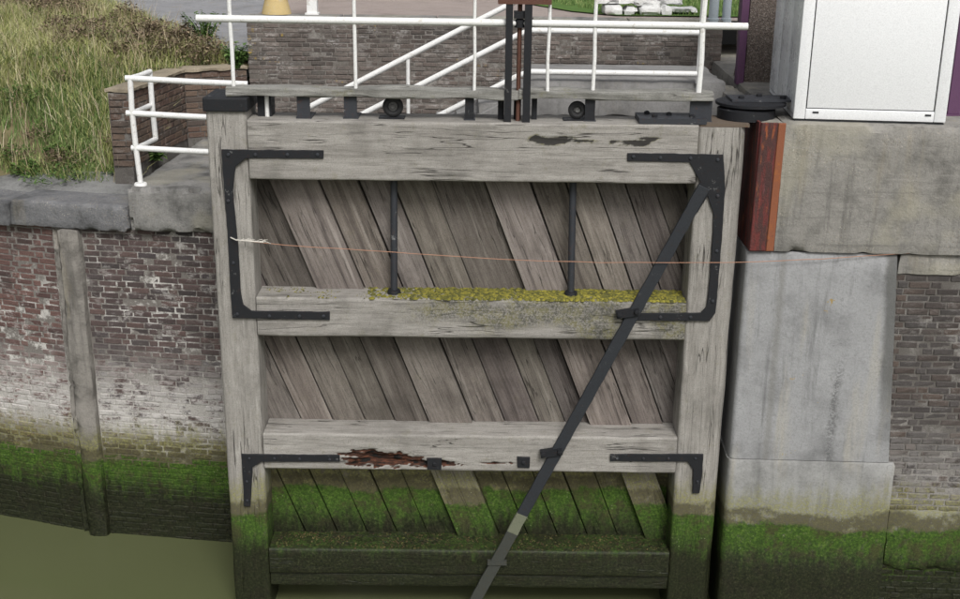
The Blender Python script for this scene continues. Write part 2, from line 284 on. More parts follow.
# ------------------------------------------------------------------ object helpers
W = {}
def place(o, mat, parent):
    W[o] = mat; o.matrix_basis = mat
    if parent is not None:
        o.parent = parent; o.matrix_parent_inverse = W[parent].inverted()
def tag(o, label=None, cat=None, group=None, kind=None):
    for k, v in (('label', label), ('category', cat), ('group', group), ('kind', kind)):
        if v: o[k] = v
    return o
def empty(name, loc, label, cat, group=None):
    o = bpy.data.objects.new(name, None); COL.objects.link(o); o.empty_display_size = .2
    place(o, Matrix.Translation(Vector(loc)), None); return tag(o, label, cat, group)
def link(name, me, mat=None, parent=None, mw=None):
    if mat and not me.materials: me.materials.append(M[mat] if isinstance(mat, str) else mat)
    o = bpy.data.objects.new(name, me); COL.objects.link(o); place(o, mw or Matrix(), parent); return o
class MB:
    def __init__(s): s.v = []; s.f = []
    def add(s, vs, fs):
        k = len(s.v); s.v += [Vector(v) for v in vs]; s.f += [tuple(i+k for i in f) for f in fs]; return s
    def box(s, a, b, ch=0.0, jit=0.0):
        x0, y0, z0 = a; x1, y1, z1 = b
        vs = [(x, y, z) for x in (x0, x1) for y in (y0, y1) for z in (z0, z1)]
        if jit: vs = [(x+random.uniform(-jit, jit), y+random.uniform(-jit, jit), z+random.uniform(-jit, jit)) for x, y, z in vs]
        return s.add(vs, [(0, 1, 3, 2), (4, 6, 7, 5), (0, 4, 5, 1), (2, 3, 7, 6), (0, 2, 6, 4), (1, 5, 7, 3)])
    def tube(s, pts, r, n=10, cap=True):
        pts = [Vector(p) for p in pts]; rs = r if isinstance(r, (list, tuple)) else [r]*len(pts)
        k = len(s.v); up0 = None
        for i, p in enumerate(pts):
            t = (pts[min(i+1, len(pts)-1)] - pts[max(i-1, 0)]).normalized()
            if up0 is None: up0 = Vector((0, 0, 1)) if abs(t.z) < .9 else Vector((0, 1, 0))
            a = t.cross(up0).normalized(); b = a.cross(t).normalized(); up0 = b
            for j in range(n):
                th = 2*math.pi*j/n; s.v.append(p + (a*math.cos(th)+b*math.sin(th))*rs[i])
        for i in range(len(pts)-1):
            for j in range(n):
                j2 = (j+1) % n; s.f.append((k+i*n+j, k+i*n+j2, k+(i+1)*n+j2, k+(i+1)*n+j))
        if cap:
            s.f.append(tuple(k+j for j in range(n))[::-1]); e = k+(len(pts)-1)*n; s.f.append(tuple(e+j for j in range(n)))
        return s
    def prism(s, poly, y0, y1, ch=0.0):     # poly in (x,z), front face at y0, chamfer ch on the front edge
        if sum(poly[i][0]*poly[(i+1) % len(poly)][1]-poly[(i+1) % len(poly)][0]*poly[i][1] for i in range(len(poly))) < 0: poly = poly[::-1]
        n = len(poly)
        if ch:
            cx = sum(p[0] for p in poly)/n; cz = sum(p[1] for p in poly)/n; ins = []
            for i in range(n):
                p0, p1, p2 = Vector(poly[i-1]), Vector(poly[i]), Vector(poly[(i+1) % n])
                d1 = (p1-p0).normalized(); d2 = (p2-p1).normalized(); n1 = Vector((-d1.y, d1.x)); n2 = Vector((-d2.y, d2.x))
                q = (n1+n2); q = q/max(.5, q.length_squared/2); ins.append(p1+q*ch)
            rings = [[(p[0], y1, p[1]) for p in poly], [(p[0], y0+ch, p[1]) for p in poly], [(p[0], y0, p[1]) for p in ins]]
        else: rings = [[(p[0], y1, p[1]) for p in poly], [(p[0], y0, p[1]) for p in poly]]
        vs = [v for r in rings for v in r]; fs = []
        for k in range(len(rings)-1):
            for i in range(n):
                j = (i+1) % n; fs.append((k*n+i, k*n+j, (k+1)*n+j, (k+1)*n+i))
        fs.append(tuple(range(n))[::-1]); fs.append(tuple((len(rings)-1)*n+i for i in range(n)))
        return s.add(vs, fs)
    def lathe(s, prof, c, n=20, axis='Z'):
        k = len(s.v); c = Vector(c)
        for r, h in prof:
            for j in range(n):
                th = 2*math.pi*j/n; a, b = r*math.cos(th), r*math.sin(th)
                s.v.append(c + (Vector((a, b, h)) if axis == 'Z' else Vector((a, h, b))))
        m = len(prof)
        for i in range(m-1):
            for j in range(n):
                q = (k+i*n+j, k+i*n+(j+1) % n, k+(i+1)*n+(j+1) % n, k+(i+1)*n+j); s.f.append(q if axis == 'Z' else q[::-1])
        return s
    def mesh(s, name, origin=None, smooth=False):
        me = bpy.data.meshes.new(name); o = Vector(origin) if origin is not None else Vector()
        me.from_pydata([v-o for v in s.v], [], s.f); me.update()
        if smooth:
            for p in me.polygons: p.use_smooth = True
            me.set_sharp_from_angle(angle=math.radians(40))
        return me
    def build(s, name, mat, parent=None, smooth=False, bevel=0.0):
        c = sum(s.v, Vector())/len(s.v); me = s.mesh(name, c, smooth)
        if bevel:
            bm = bmesh.new(); bm.from_mesh(me); bmesh.ops.bevel(bm, geom=bm.edges[:], offset=bevel, segments=2, affect='EDGES', profile=.6); bm.to_mesh(me); bm.free()
        return link(name, me, mat, parent, Matrix.Translation(c))
def fix_normals(me):
    bm = bmesh.new(); bm.from_mesh(me); bmesh.ops.recalc_face_normals(bm, faces=bm.faces[:]); bm.to_mesh(me); bm.free()
# big rough block: gridded box with weathered edges
def rough_box(name, a, b, mat, parent, res=.08, amp=.012, rad=.03, yaw=0.0, pivot=None, seed=0.0, chip=.03):
    a = Vector(a); b = Vector(b); c = (a+b)/2; hs_ = (b-a)/2
    bm = bmesh.new(); bmesh.ops.create_cube(bm, size=2)
    n = [max(1, int(2*h/res)) for h in hs_]
    for ax in range(3):
        es = [e for e in bm.edges if abs((e.verts[0].co-e.verts[1].co)[ax]) > 1e-4]
        k = min(n[ax], 80)
        if k > 1: bmesh.ops.subdivide_edges(bm, edges=es, cuts=k-1, use_grid_fill=True)
    for v in bm.verts:
        p = Vector((v.co.x*hs_.x, v.co.y*hs_.y, v.co.z*hs_.z)); q = p+c
        d = [hs_[i]-abs(p[i]) for i in range(3)]
        near = sorted(d)[1]                      # distance to the nearest edge
        nn = noise.noise(q*2.1+Vector((seed, 0, 0))); nf = noise.noise(q*9+Vector((seed, 3, 0)))
        if near < rad:
            k = (1-near/rad); cut = k*(rad*.35+max(0, nf+.15*nn)*chip)
            for i in range(3):
                if d[i] < rad: p[i] -= math.copysign(cut, p[i])
        p += Vector((nn, noise.noise(q*3+Vector((7, 0, seed))), nf*.6))*amp
        v.co = p
    bmesh.ops.recalc_face_normals(bm, faces=bm.faces[:])
    me = bpy.data.meshes.new(name); bm.to_mesh(me); bm.free()
    for p in me.polygons: p.use_smooth = True
    me.set_sharp_from_angle(angle=math.radians(38))
    mw = Matrix.Translation(c)
    if yaw:
        pv = Vector(pivot) if pivot is not None else c
        mw = Matrix.Translation(pv) @ Matrix.Rotation(yaw, 4, 'Z') @ Matrix.Translation(c-pv)
    return link(name, me, mat, parent, mw)
# squared timber between two points of the gate plane, weathered, optionally rotten
def timber(name, p0, p1, h, y0, y1, mat, parent, r=.018, res=.07, fres=.06, rot=None, amp=.004, seed=0, rback=None):
    dx, dz = p1[0]-p0[0], p1[1]-p0[1]; Ln = math.hypot(dx, dz); a = -math.atan2(dz, dx)
    c = Vector(((p0[0]+p1[0])/2, (y0+y1)/2, (p0[1]+p1[1])/2)); t = (y1-y0)/2; hh = h/2
    prof = []
    def arc(cy, cz, a0, a1, rr, k=4):
        for i in range(k+1):
            th = math.radians(a0+(a1-a0)*i/k); prof.append((cy+rr*math.cos(th), cz+rr*math.sin(th)))
    nf = max(2, int(h/fres)); rt_ = rback or r
    arc(-t+r, -hh+r, 270, 180, r)
    for i in range(1, nf): prof.append((-t, -hh+r+(2*hh-r-rt_)*i/nf))
    arc(-t+rt_, hh-rt_, 180, 90, rt_, 4 if not rback else 8)
    prof.append((0, hh)); arc(t-r, hh-r, 90, 0, r); arc(t-r, -hh+r, 0, -90, r); prof.append((0, -hh))
    m = len(prof); nx = max(2, int(Ln/res)); vs = []; at = []
    R = Matrix.Rotation(a, 3, 'Y')
    for i in range(nx+1):
        x = -Ln/2+Ln*i/nx
        for (y, z) in prof:
            q = Vector((x*1.3+seed*7, y*3, z*3)); d = noise.noise(q*1.5)*amp + noise.noise(Vector((x*3, y*20, z*20+seed)))*amp*.5
            v = Vector((x, y, z)); l = math.hypot(y, z) or 1; k = 0.0
            v.y += y/l*d*1.2; v.z += z/l*d
            if rot and y < -t+r+.001:
                wp = R @ v + c; k, dep = rot(wp.x, wp.z); v.y += dep
            vs.append(v); at.append(k)
    fs = [(i*m+j, (i+1)*m+j, (i+1)*m+(j+1) % m, i*m+(j+1) % m) for i in range(nx) for j in range(m)]
    fs.append(tuple(range(m))); fs.append(tuple(nx*m+j for j in range(m))[::-1])
    me = bpy.data.meshes.new(name); me.from_pydata(vs, [], fs); me.update(); fix_normals(me)
    at_ = me.attributes.new('rot', 'FLOAT', 'POINT'); at_.data.foreach_set('value', at)
    for p in me.polygons: p.use_smooth = True
    me.set_sharp_from_angle(angle=math.radians(50))
    return link(name, me, mat, parent, Matrix.Translation(c) @ Matrix.Rotation(a, 4, 'Y'))

# ------------------------------------------------------------------ setting: water, ground
def sheet(name, pts, mat, z=None):
    o = link(name, MB().add(pts, [tuple(range(len(pts)))]).mesh(name), mat); fix_normals(o.data); tag(o, kind='structure'); return o
sheet('water', [(-60, -60, WATER), (60, -60, WATER), (60, 40, WATER), (-60, 40, WATER)], 'water')
def zb(x, y):       # height of the grassy bank
    t = max(0, min(1, (y-2.3)/2.6)); t = t*t*(3-2*t)
    return -1.28 + 1.22*t + .03*max(0, y-5) + .05*noise.noise(Vector((x*.6, y*.6, 0)))
def wall_y(x):      # plan line of the left quay wall face
    pts = [(-12, 4.6), (-7.5, 2.72), (-6, 2.1), (-4.55, 1.66), (-3, 1.46), (-1.9, 1.38)]
    for (xa, ya), (xb, yb) in zip(pts, pts[1:]):
        if x <= xb: return ya+(yb-ya)*(x-xa)/(xb-xa)
    return pts[-1][1]
mb = MB(); xs = [-60, -30, -20]+[-14+i*.4 for i in range(26)]
rows = 40
for xi in xs:
    for j in range(rows):
        y0 = wall_y(max(xi, -12))+.55; y = y0+(min(1, j/(rows-1))**1.6)*(14.5-y0); mb.v.append(Vector((xi, y, zb(xi, y))))
for i in range(len(xs)-1):
    for j in range(rows-1): mb.f.append((i*rows+j, (i+1)*rows+j, (i+1)*rows+j+1, i*rows+j+1))
o = link('grass_bank', mb.mesh('grass_bank', None, True), 'soil'); tag(o, kind='structure')
# ground behind everything, out to the horizon, plus the concrete apron on it
sheet('ground', [(-500, 14.2, .12), (500, 14.2, .12), (500, 900, .12), (-500, 900, .12)], 'lawn')
ap = [(-9.5, 15.5), (-7.4, 11.6), (-5.37, 8.2), (-3.95, 5.7), (-3.3, 4.62), (-2.2, 4.6), (-2.2, 15.5)]
sheet('apron', [(x, y, .36 if y > 15 else .02+.03*(y-4.6)+.02) for x, y in ap], 'apron')
sheet('soil_strip', [(-4.3, 4.28, -.15), (-3.0, 4.5, -.15), (-3.0, 14, -.09), (-4.3, 14, -.09)], 'soil')

# ------------------------------------------------------------------ bricks
def brick_mesh(L, T, Hh, k):
    mb = MB(); j = lambda: random.uniform(-.004, .004); c = .005
    vs = [(-L/2+j(), T, -Hh/2), (L/2+j(), T, -Hh/2), (L/2, T, Hh/2), (-L/2, T, Hh/2)]
    o_ = [(-L/2+j(), c+abs(j()), -Hh/2+j()), (L/2+j(), c+abs(j()), -Hh/2+j()), (L/2+j(), c+abs(j()), Hh/2+j()), (-L/2+j(), c+abs(j()), Hh/2+j())]
    i_ = [(-L/2+2*c, j(), -Hh/2+c*1.2), (L/2-2*c, j(), -Hh/2+c*1.2), (L/2-2*c, j(), Hh/2-c*1.2), (-L/2+2*c, j(), Hh/2-c*1.2)]
    mb.add(vs+o_+i_, [(0, 1, 5, 4), (1, 2, 6, 5), (2, 3, 7, 6), (3, 0, 4, 7), (4, 5, 9, 8), (5, 6, 10, 9), (6, 7, 11, 10), (7, 4, 8, 11), (8, 9, 10, 11), (3, 2, 1, 0)])
    return mb
def brick_wall(parent, path, s0, s1, z0, z1, mat, ch=.068, bl=.212, limit=300, skip=None, seed=1, view=None, stuffname='distant_bricks'):
    random.seed(seed); gap = .011
    fulls = [brick_mesh(bl-gap, .09, ch-gap, k) for k in range(6)]; heads = [brick_mesh(bl/2-gap, .09, ch-gap, k) for k in range(4)]
    fm = [b.mesh('brick') for b in fulls]; hm = [b.mesh('brick') for b in heads]
    for me in fm+hm: me.materials.append(M[mat])
    items = []; n = int((z1-z0)/ch)
    for r_ in range(n):
        z = z1-(r_+.5)*ch; s = s0-(bl*.25 if r_ % 2 else 0)-random.uniform(0, .02); q = 0
        free = skip(z) if skip else [(s0, s1)]
        while s < s1:
            half = (r_ % 2 == 1 and q % 2 == 1) or (r_ % 4 == 2 and q % 3 == 2); l = bl/2 if half else bl
            for fa, fb_ in free:
                a_, b_ = max(s, fa), min(s+l, fb_)
                if b_-a_ > .035:
                    x, y, a = path((a_+b_)/2); items.append((x, y+random.uniform(-.004, .006)+(random.random() < .06)*.012, z+.005*noise.noise(Vector(((a_+b_)/2*1.5, z, seed))), a, half, (b_-a_)/l))
            s += l; q += 1
    items.sort(key=lambda t: (0 if (view is None or view(t[0], t[2])) else 1, (Vector((t[0], t[1], t[2]))-CAM).length))
    st = MB()
    for i, (x, y, z, a, half, sc) in enumerate(items):
        mw = Matrix.Translation((x, y, z)) @ Matrix.Rotation(a, 4, 'Z') @ Matrix.Rotation(random.uniform(-.012, .012), 4, 'Y') @ Matrix.Diagonal((sc, 1, 1, 1))
        if i < limit: link('brick', random.choice(hm if half else fm), None, parent, mw)
        else:
            b = random.choice(heads if half else fulls); k = len(st.v); st.v += [mw @ v for v in b.v]; st.f += [tuple(q+k for q in f) for f in b.f]
    if st.v: tag(link(stuffname, st.mesh(stuffname), mat, parent), kind='stuff')

# ------------------------------------------------------------------ left quay wall
lw = empty('quay_wall', (-4.5, 1.7, WATER-.3), 'curved old red brick quay wall with white lime stains and stone coping', 'wall')
def lpath(s):
    x = s; e = .05; return x, wall_y(x), math.atan2(wall_y(x+e)-wall_y(x-e), 2*e)
mb = MB(); xs = [-12+.25*i for i in range(41)]; xs = [x for x in xs if x <= -1.95]
for x in xs:
    y = wall_y(x)+.007
    for (yy, zz) in ((y, WATER-.4), (y, -1.3), (y+.5, -1.3), (y+.5, WATER-.4)): mb.v.append(Vector((x, yy, zz)))
for i in range(len(xs)-1):
    for j in range(4): mb.f.append((i*4+j, (i+1)*4+j, (i+1)*4+(j+1) % 4, i*4+(j+1) % 4))
k = (len(xs)-1)*4; mb.f += [(3, 2, 1, 0), (k, k+1, k+2, k+3)]
o = mb.build('mortar_core', 'mortar_l', lw); fix_normals(o.data)
brick_wall(lw, lpath, -8.6, -1.95, WATER-.16, -1.5, 'brick_l', skip=lambda z: [(-8.6, -4.70), (-4.355, -1.95)], seed=3, view=lambda x, z: -5.75 < x < -2.6)
# stone fender post let into the wall
rough_box('pilaster', (-4.61, wall_y(-4.5)-.10, WATER-.3), (-4.36, wall_y(-4.5)+.2, -1.52), 'pilaster', lw, .07, .012, .05, chip=.05)
rough_box('pilaster_edge', (-4.70, wall_y(-4.66)-.035, WATER-.3), (-4.615, wall_y(-4.66)+.2, -1.53), 'pilaster', lw, .06, .016, .05, chip=.06)
# coping: grey slab pieces on the left, tall rough block to the right
for (xa, xb, h, dz, sd_) in ((-5.12, -3.76, .29, 0, 1), (-6.5, -5.13, .27, -.02, 2), (-8.0, -6.51, .28, -.03, 3)):
    ya, yb = wall_y(xa), wall_y(xb); a = math.atan2(yb-ya, xb-xa); L_ = math.hypot(xb-xa, yb-ya)
    c = Vector(((xa+xb)/2, (ya+yb)/2, 0))
    rough_box('coping_stone', (c.x-L_/2, c.y-.13, -1.52+dz), (c.x+L_/2, c.y+.42, -1.52+h+dz), 'stonegrey', lw, .04, .010, .028, a, c, sd_, .05)
rough_box('coping_block', (-3.76, 1.38, -1.50), (-2.0, 4.6, -1.02), 'coping', lw, .05, .016, .035, .06*-1, (-3, 1.45, 0), 5, .09)
rough_box('step_course', (-3.74, 1.40, -1.335), (-2.0, 1.75, -1.25), 'coping', lw, .05, .012, .03, -.06, (-3, 1.45, 0), 8, .06)

# gravel between slab and bank
mb = MB()
for i in range(31):
    x = -9+i*.17
    for j in range(6):
        y = wall_y(x)+.26+.16*j; mb.v.append(Vector((x, y, -1.31+.035*j+.015*noise.noise(Vector((x*5, y*5, 0))))))
for i in range(30):
    for j in range(5): mb.f.append((i*6+j, (i+1)*6+j, (i+1)*6+j+1, i*6+j+1))
o = link('gravel_path', mb.mesh('gravel_path', None, True), 'gravel'); tag(o, kind='structure')

# low retaining wall of brick between bank and coping
rw = empty('retaining_wall', (-3.85, 3.2, -1.02), 'low brown brick retaining wall with tan coping behind the white corner railing', 'wall')
RP = [(-3.93, 2.35), (-3.72, 4.05), (-3.0, 4.4)]
def seg_wall(pa, pb, seed):
    A = Vector((*pa, 0)); B = Vector((*pb, 0)); d = (B-A); L_ = d.length; d.normalize(); ang = math.atan2(d.y, d.x); nrm = Vector((d.y, -d.x, 0))
    ztop = -.17
    mbx = MB(); q = [A+nrm*-.012, B+nrm*-.012, B-nrm*.24, A-nrm*.24]
    mbx.add([(p.x, p.y, -1.3) for p in q]+[(p.x, p.y, ztop) for p in q], [(0, 1, 5, 4), (1, 2, 6, 5), (2, 3, 7, 6), (3, 0, 4, 7), (4, 5, 6, 7)])
    o = mbx.build('wall_core', 'mortar_r', rw); fix_normals(o.data)
    brick_wall(rw, lambda s: (*(A+d*s).xy, ang), 0, L_, -1.05, ztop, 'brick_low', .075, .23, 120, seed=seed)
    c = (A+B)/2-nrm*.12
    rough_box('coping_stone', (c.x-L_/2-.02, c.y-.16, ztop), (c.x+L_/2+.02, c.y+.16, ztop+.06), 'tan', rw, .06, .01, .03, ang, c, seed)
M['tan'] = concrete('tan_coping', (.30, .255, .19), .45, .3)
seg_wall(RP[0], RP[1], 21); seg_wall(RP[1], RP[2], 22)
# end face of that wall
brick_wall(rw, lambda s: (-4.16+s, 2.345, 0), 0, .24, -1.05, -.17, 'brick_low', .075, .23, 40, seed=9)

# ------------------------------------------------------------------ right quay wall
qw = empty('quay_wall', (3.6, .4, WATER-.3), 'pale concrete and brown brick quay wall with green algae band and rusty red corner', 'wall')
YAW = math.radians(-2.0); PV = (2.54, -.03, 0)
def rr_(x, y):
    v = Matrix.Rotation(YAW, 3, 'Z') @ Vector((x-PV[0], y-PV[1], 0)); return x*0+v.x+PV[0], v.y+PV[1]
rough_box('concrete_cap', (2.775, -.05, -1.225), (8, 6.5, 0.0), 'conc_block', qw, .07, .008, .022, YAW, PV, 1, .045)
rough_box('concrete_band', (3.965, -.02, -1.44), (8, 1.0, -1.215), 'conc_block', qw, .09, .012, .04, YAW, PV, 2, .04)
# face panel with rounded quoin edge on the gate side
mb = MB()
prof = [(4.09, 1.0)]
prof = [(4.04, .9), (4.04, -.018)] + [(2.575, -.018)] + [(2.575-.045*math.sin(math.radians(t)), .027-.045*math.cos(math.radians(t))) for t in (15, 30, 45, 60, 75, 90)] + [(2.53, .9)]
zs = [-1.232, -1.26]+[-1.45-.15*i for i in range(13)]+[-3.40]
n = len(prof)
for iz, z in enumerate(zs):
    for (x, y) in prof:
        if x > 4: x = x-.09+.17*((-1.23-z)/2.17)
        sh = .018 if iz == 0 else 0
        X, Y = rr_(x, y+sh+.006*noise.noise(Vector((x*2, z*2, 1)))); mb.v.append(Vector((X, Y, z)))
for i in range(len(zs)-1):
    for j in range(n): mb.f.append((i*n+j, i*n+(j+1) % n, (i+1)*n+(j+1) % n, (i+1)*n+j))
mb.f += [tuple(range(n)), tuple((len(zs)-1)*n+j for j in range(n))[::-1]]
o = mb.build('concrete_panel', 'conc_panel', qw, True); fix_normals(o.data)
mb = MB(); prof2 = [(4.185, .9), (4.185, -.03)] + [(2.585, -.03)] + [(2.585-.06*math.sin(math.radians(t)), .03-.06*math.cos(math.radians(t))) for t in (15, 30, 45, 60, 75, 90)] + [(2.525, .9)]
zs = [-3.408, -3.43]+[-3.6-.14*i for i in range(13)]+[WATER-.3]; n = len(prof2)
for iz, z in enumerate(zs):
    for (x, y) in prof2:
        X, Y = rr_(x-(0 if iz else .012), y+(.015 if iz == 0 else 0)+.016*noise.noise(Vector((x*2, z*3, 4)))-.02*(z < -4.5)); mb.v.append(Vector((X, Y, z)))
for i in range(len(zs)-1):
    for j in range(n): mb.f.append((i*n+j, i*n+(j+1) % n, (i+1)*n+(j+1) % n, (i+1)*n+j))
mb.f += [tuple(range(n)), tuple((len(zs)-1)*n+j for j in range(n))[::-1]]
o = mb.build('concrete_base', 'conc_base', qw, True); fix_normals(o.data)
X0, Y0 = rr_(3.9, .015); X1, Y1 = rr_(8, .015)
mb = MB().add([(X0, Y0, WATER-.4), (X1, Y1, WATER-.4), (X1, Y1+.8, WATER-.4), (X0, Y0+.8, WATER-.4), (X0, Y0, -1.43), (X1, Y1, -1.43), (X1, Y1+.8, -1.43), (X0, Y0+.8, -1.43)], [(0, 1, 5, 4), (1, 2, 6, 5), (2, 3, 7, 6), (3, 0, 4, 7), (4, 5, 6, 7)])
o = mb.build('mortar_core', 'mortar_r', qw); fix_normals(o.data)
def rpath(s):
    x, y = rr_(s, .008); return x, y, YAW
def rskip(z):
    xe = (4.04-.09+.17*((-1.23-z)/2.17)) if z > -3.41 else 4.185
    return [(xe+.004, 7.6)]
brick_wall(qw, rpath, 3.85, 7.6, WATER-.16, -1.435, 'brick_r', skip=rskip, seed=5, view=lambda x, z: x < 4.85)
rough_box('plinth_band', (4.19, -.028, -4.62), (7.6, .5, -3.93), 'conc_base', qw, .07, .014, .03, YAW, PV, 6, .04)
# red steel corner guard: front plate with orange rust strip and a return into the gate recess
mb = MB().prism([(2.545, -1.215), (2.70, -1.215), (2.715, .004), (2.56, .004)], -.062, -.03, .006); mb.build('corner_guard', 'red', qw)
mb = MB().prism([(2.702, -1.215), (2.775, -1.213), (2.785, .002), (2.717, .002)], -.064, -.034, .005); mb.build('corner_guard_flange', 'orange', qw)
mb = MB().box((2.546, -.03, -1.214), (2.57, .7, .002)); mb.build('corner_guard_return', 'red', qw)
rough_box('cap_corner', (2.575, -.028, -1.215), (2.80, 2.5, -.004), 'conc_block', qw, .1, .006, .03, seed=4)

# ------------------------------------------------------------------ the lock gate
gate = empty('lock_gate', (0, .25, WATER-.4), 'weathered grey timber lock gate with diagonal planks and black iron straps', 'gate')
XL, XLi, XRi, XR = -2.545, -2.165, 2.0, 2.455; TK = .46
def rot3(x, z):      # rotten hole in the third rail
    u_ = (x+1.0)/.47; v_ = (z+3.46+.02*(x+1.0))/.10; n1 = noise.noise(Vector((x*7, 3, z*26)))*.55+noise.noise(Vector((x*22, 1, z*60)))*.3
    d = 1-math.hypot(u_, v_)+n1*.9
    uu = (x+.50)/.36; vv = (z+3.50)/.045; d2 = 1-math.hypot(uu, vv)+n1*1.1
    u3 = (x-.13)/.25; v3 = (z+3.49)/.016; d3 = .7-math.hypot(u3, v3)+n1*.9
    k = max(d, d2, d3)
    if k <= 0: return 0.0, 0.0
    return min(1.0, k*2.2)+(0.75 if noise.noise(Vector((x*9, 9, z*34))) > .1 and k > .12 else 0), min(.05, k*.06)*(1+.5*n1)
def rot1(x, z):      # dark soft hollows in the top rail
    k = 0
    for (cx, cz, a_, b_) in ((.66, -.185, .26, .045), (.92, -.19, .12, .02), (1.42, -.20, .16, .035), (1.55, -.165, .10, .015), (1.2, -.20, .05, .015)):
        n1 = noise.noise(Vector((x*9, 3, z*30)))*.8+noise.noise(Vector((x*30, 1, z*60)))*.3
        k = max(k, 1-math.hypot((x-cx)/a_, (z-cz)/b_)+n1*.8)
    if k <= .05: return 0, 0
    return -min(3.0, k*7), min(.005, k*.01)
timber('mitre_post', (-2.357, WATER-.35), (-2.357, .075), .376, 0, TK+.05, 'timber', gate, .03, .08, .05, seed=1, amp=.007)
timber('heel_post', (2.2275, -.055), (2.2275, WATER-.35), .455, 0, TK+.05, 'timber', gate, .03, .08, .05, seed=2, amp=.007, rback=.13)
timber('rail', (XLi+.003, -.31), (XRi-.003, -.31), .555, -.014, TK, 'timber', gate, .022, .025, .018, rot1, seed=3, amp=.006)
def mossy(x, z):     # lichen creeping over the front of the second rail, thicker to the right and near its top
    e = max(0, min(1, (x+1.1)/1.5))*(.35+.65*max(0, min(1, (z+2.15)/.36)))*(.6+1.1*noise.noise(Vector((x*2.3, 2, z*4))))
    return -max(0, min(1, e*2.0)), 0
timber('rail', (XLi+.003, -1.95), (XRi-.003, -1.95), .40, -.006, TK, 'timber', gate, .03, .05, .035, mossy, seed=4, amp=.008)
timber('rail', (XLi+.003, -3.385), (XRi-.003, -3.385), .395, -.008, TK, 'timber', gate, .022, .018, .013, rot3, seed=5, amp=.006)
timber('rail', (XLi+.003, -4.645), (XRi-.003, -4.645), .30, -.004, TK, 'timber', gate, .03, .07, .05, seed=6, amp=.008)
timber('sill_beam', (XLi+.003, -4.875), (XRi-.003, -4.875), .155, .03, TK-.05, 'timber', gate, .02, .1, .05, seed=7, amp=.008)
for zt_, zb2 in ((-.6, -1.74), (-2.16, -3.18), (-3.6, -4.48)): MB().box((XLi-.03, .442, zb2-.04), (XRi+.03, .458, zt_+.04)).build('backing_board', 'plank', gate)
# diagonal planks; each panel is a list of seam positions (pixels along the lower edge) with steps where a plank stands proud
def clip(poly, x0, x1, z0, z1):
    def cut(ps, f, it):
        out = []
        for i, p in enumerate(ps):
            q = ps[(i+1) % len(ps)]
            if f(p) >= 0: out.append(p)
            if f(p)*f(q) < 0: t = f(p)/(f(p)-f(q)); out.append((p[0]+(q[0]-p[0])*t, p[1]+(q[1]-p[1])*t))
        return out
    for f in (lambda p: p[0]-x0, lambda p: x1-p[0], lambda p: p[1]-z0, lambda p: z1-p[1]):
        if poly: poly = cut(poly, f, 0)
    return poly
def planks(zt, zb_, seams, yb, lean, seed, proud, tone={}):
    random.seed(seed); YF = .36
    xs_ = [P(s, yb, YF).x for s in seams]
    for i in range(len(xs_)-1):
        g = random.uniform(.003, .009); a0, a1 = xs_[i]+g, xs_[i+1]-g
        hgt = zt-zb_; e = .05; k = lean/hgt; jt = random.uniform(-.008, .008)
        poly = [(a0+e*k, zb_-e), (a1+e*k, zb_-e), (a1-lean-e*k+jt, zt+e), (a0-lean-e*k+jt, zt+e)]
        poly = clip(poly, XLi-.04, XRi+.04, zb_-e, zt+e)
        if len(poly) < 3: continue
        y0 = YF - (proud.get(seams[i], random.uniform(0, .014)))
        cx = sum(p[0] for p in poly)/len(poly); cz = sum(p[1] for p in poly)/len(poly)
        a = -math.atan2(hgt, -lean); mw = Matrix.Translation((cx, YF, cz)) @ Matrix.Rotation(a, 4, 'Y'); inv = mw.inverted()
        mbp = MB().prism(poly, y0, YF+.07, .005); mbp.v = [inv @ v for v in mbp.v]
        me = mbp.mesh('plank'); o = link('plank', me, 'plank_pale' if (seed == 5 and seams[i] in (458, 645)) else 'plank', gate, mw); t = tone.get(seams[i], random.uniform(.72, .98)); o.color = (t, t*random.uniform(.96, 1.0), t*random.uniform(.93, 1.0), 1)
planks(-.57, -1.77, [180, 225, 268, 318, 366, 404, 436, 474, 526, 570, 604, 634, 662, 690, 720, 750], 287, .46, 3, {318: .075, 366: .04, 404: .02, 526: .075, 570: .02, 604: .03, 634: .015}, {180: .6, 225: .62, 268: .58, 318: 1.2, 366: 1.0, 404: .95, 436: .85, 474: .68, 526: 1.22, 570: .85, 604: 1.0, 634: .85, 662: .68, 690: .5})
planks(-2.13, -3.21, [210, 255, 302, 334, 366, 396, 430, 474, 506, 540, 566, 590, 632, 664, 690, 720], 420, .42, 4, {334: .02, 396: .03, 430: .06, 474: .02, 590: .075, 632: .03, 664: .0}, {255: .8, 302: .95, 334: .8, 366: .72, 396: .6, 430: 1.0, 474: .95, 506: .78, 540: .85, 566: .55, 590: 1.08, 632: .8, 664: .65})
planks(-3.57, -4.51, [225, 262, 306, 338, 368, 398, 428, 458, 500, 528, 558, 588, 618, 645, 679], 530, .36, 5, {458: .075, 500: .012, 645: .075, 618: .0, 306: .01}, {458: 1.0, 645: 1.0, 500: .9, 428: .7})

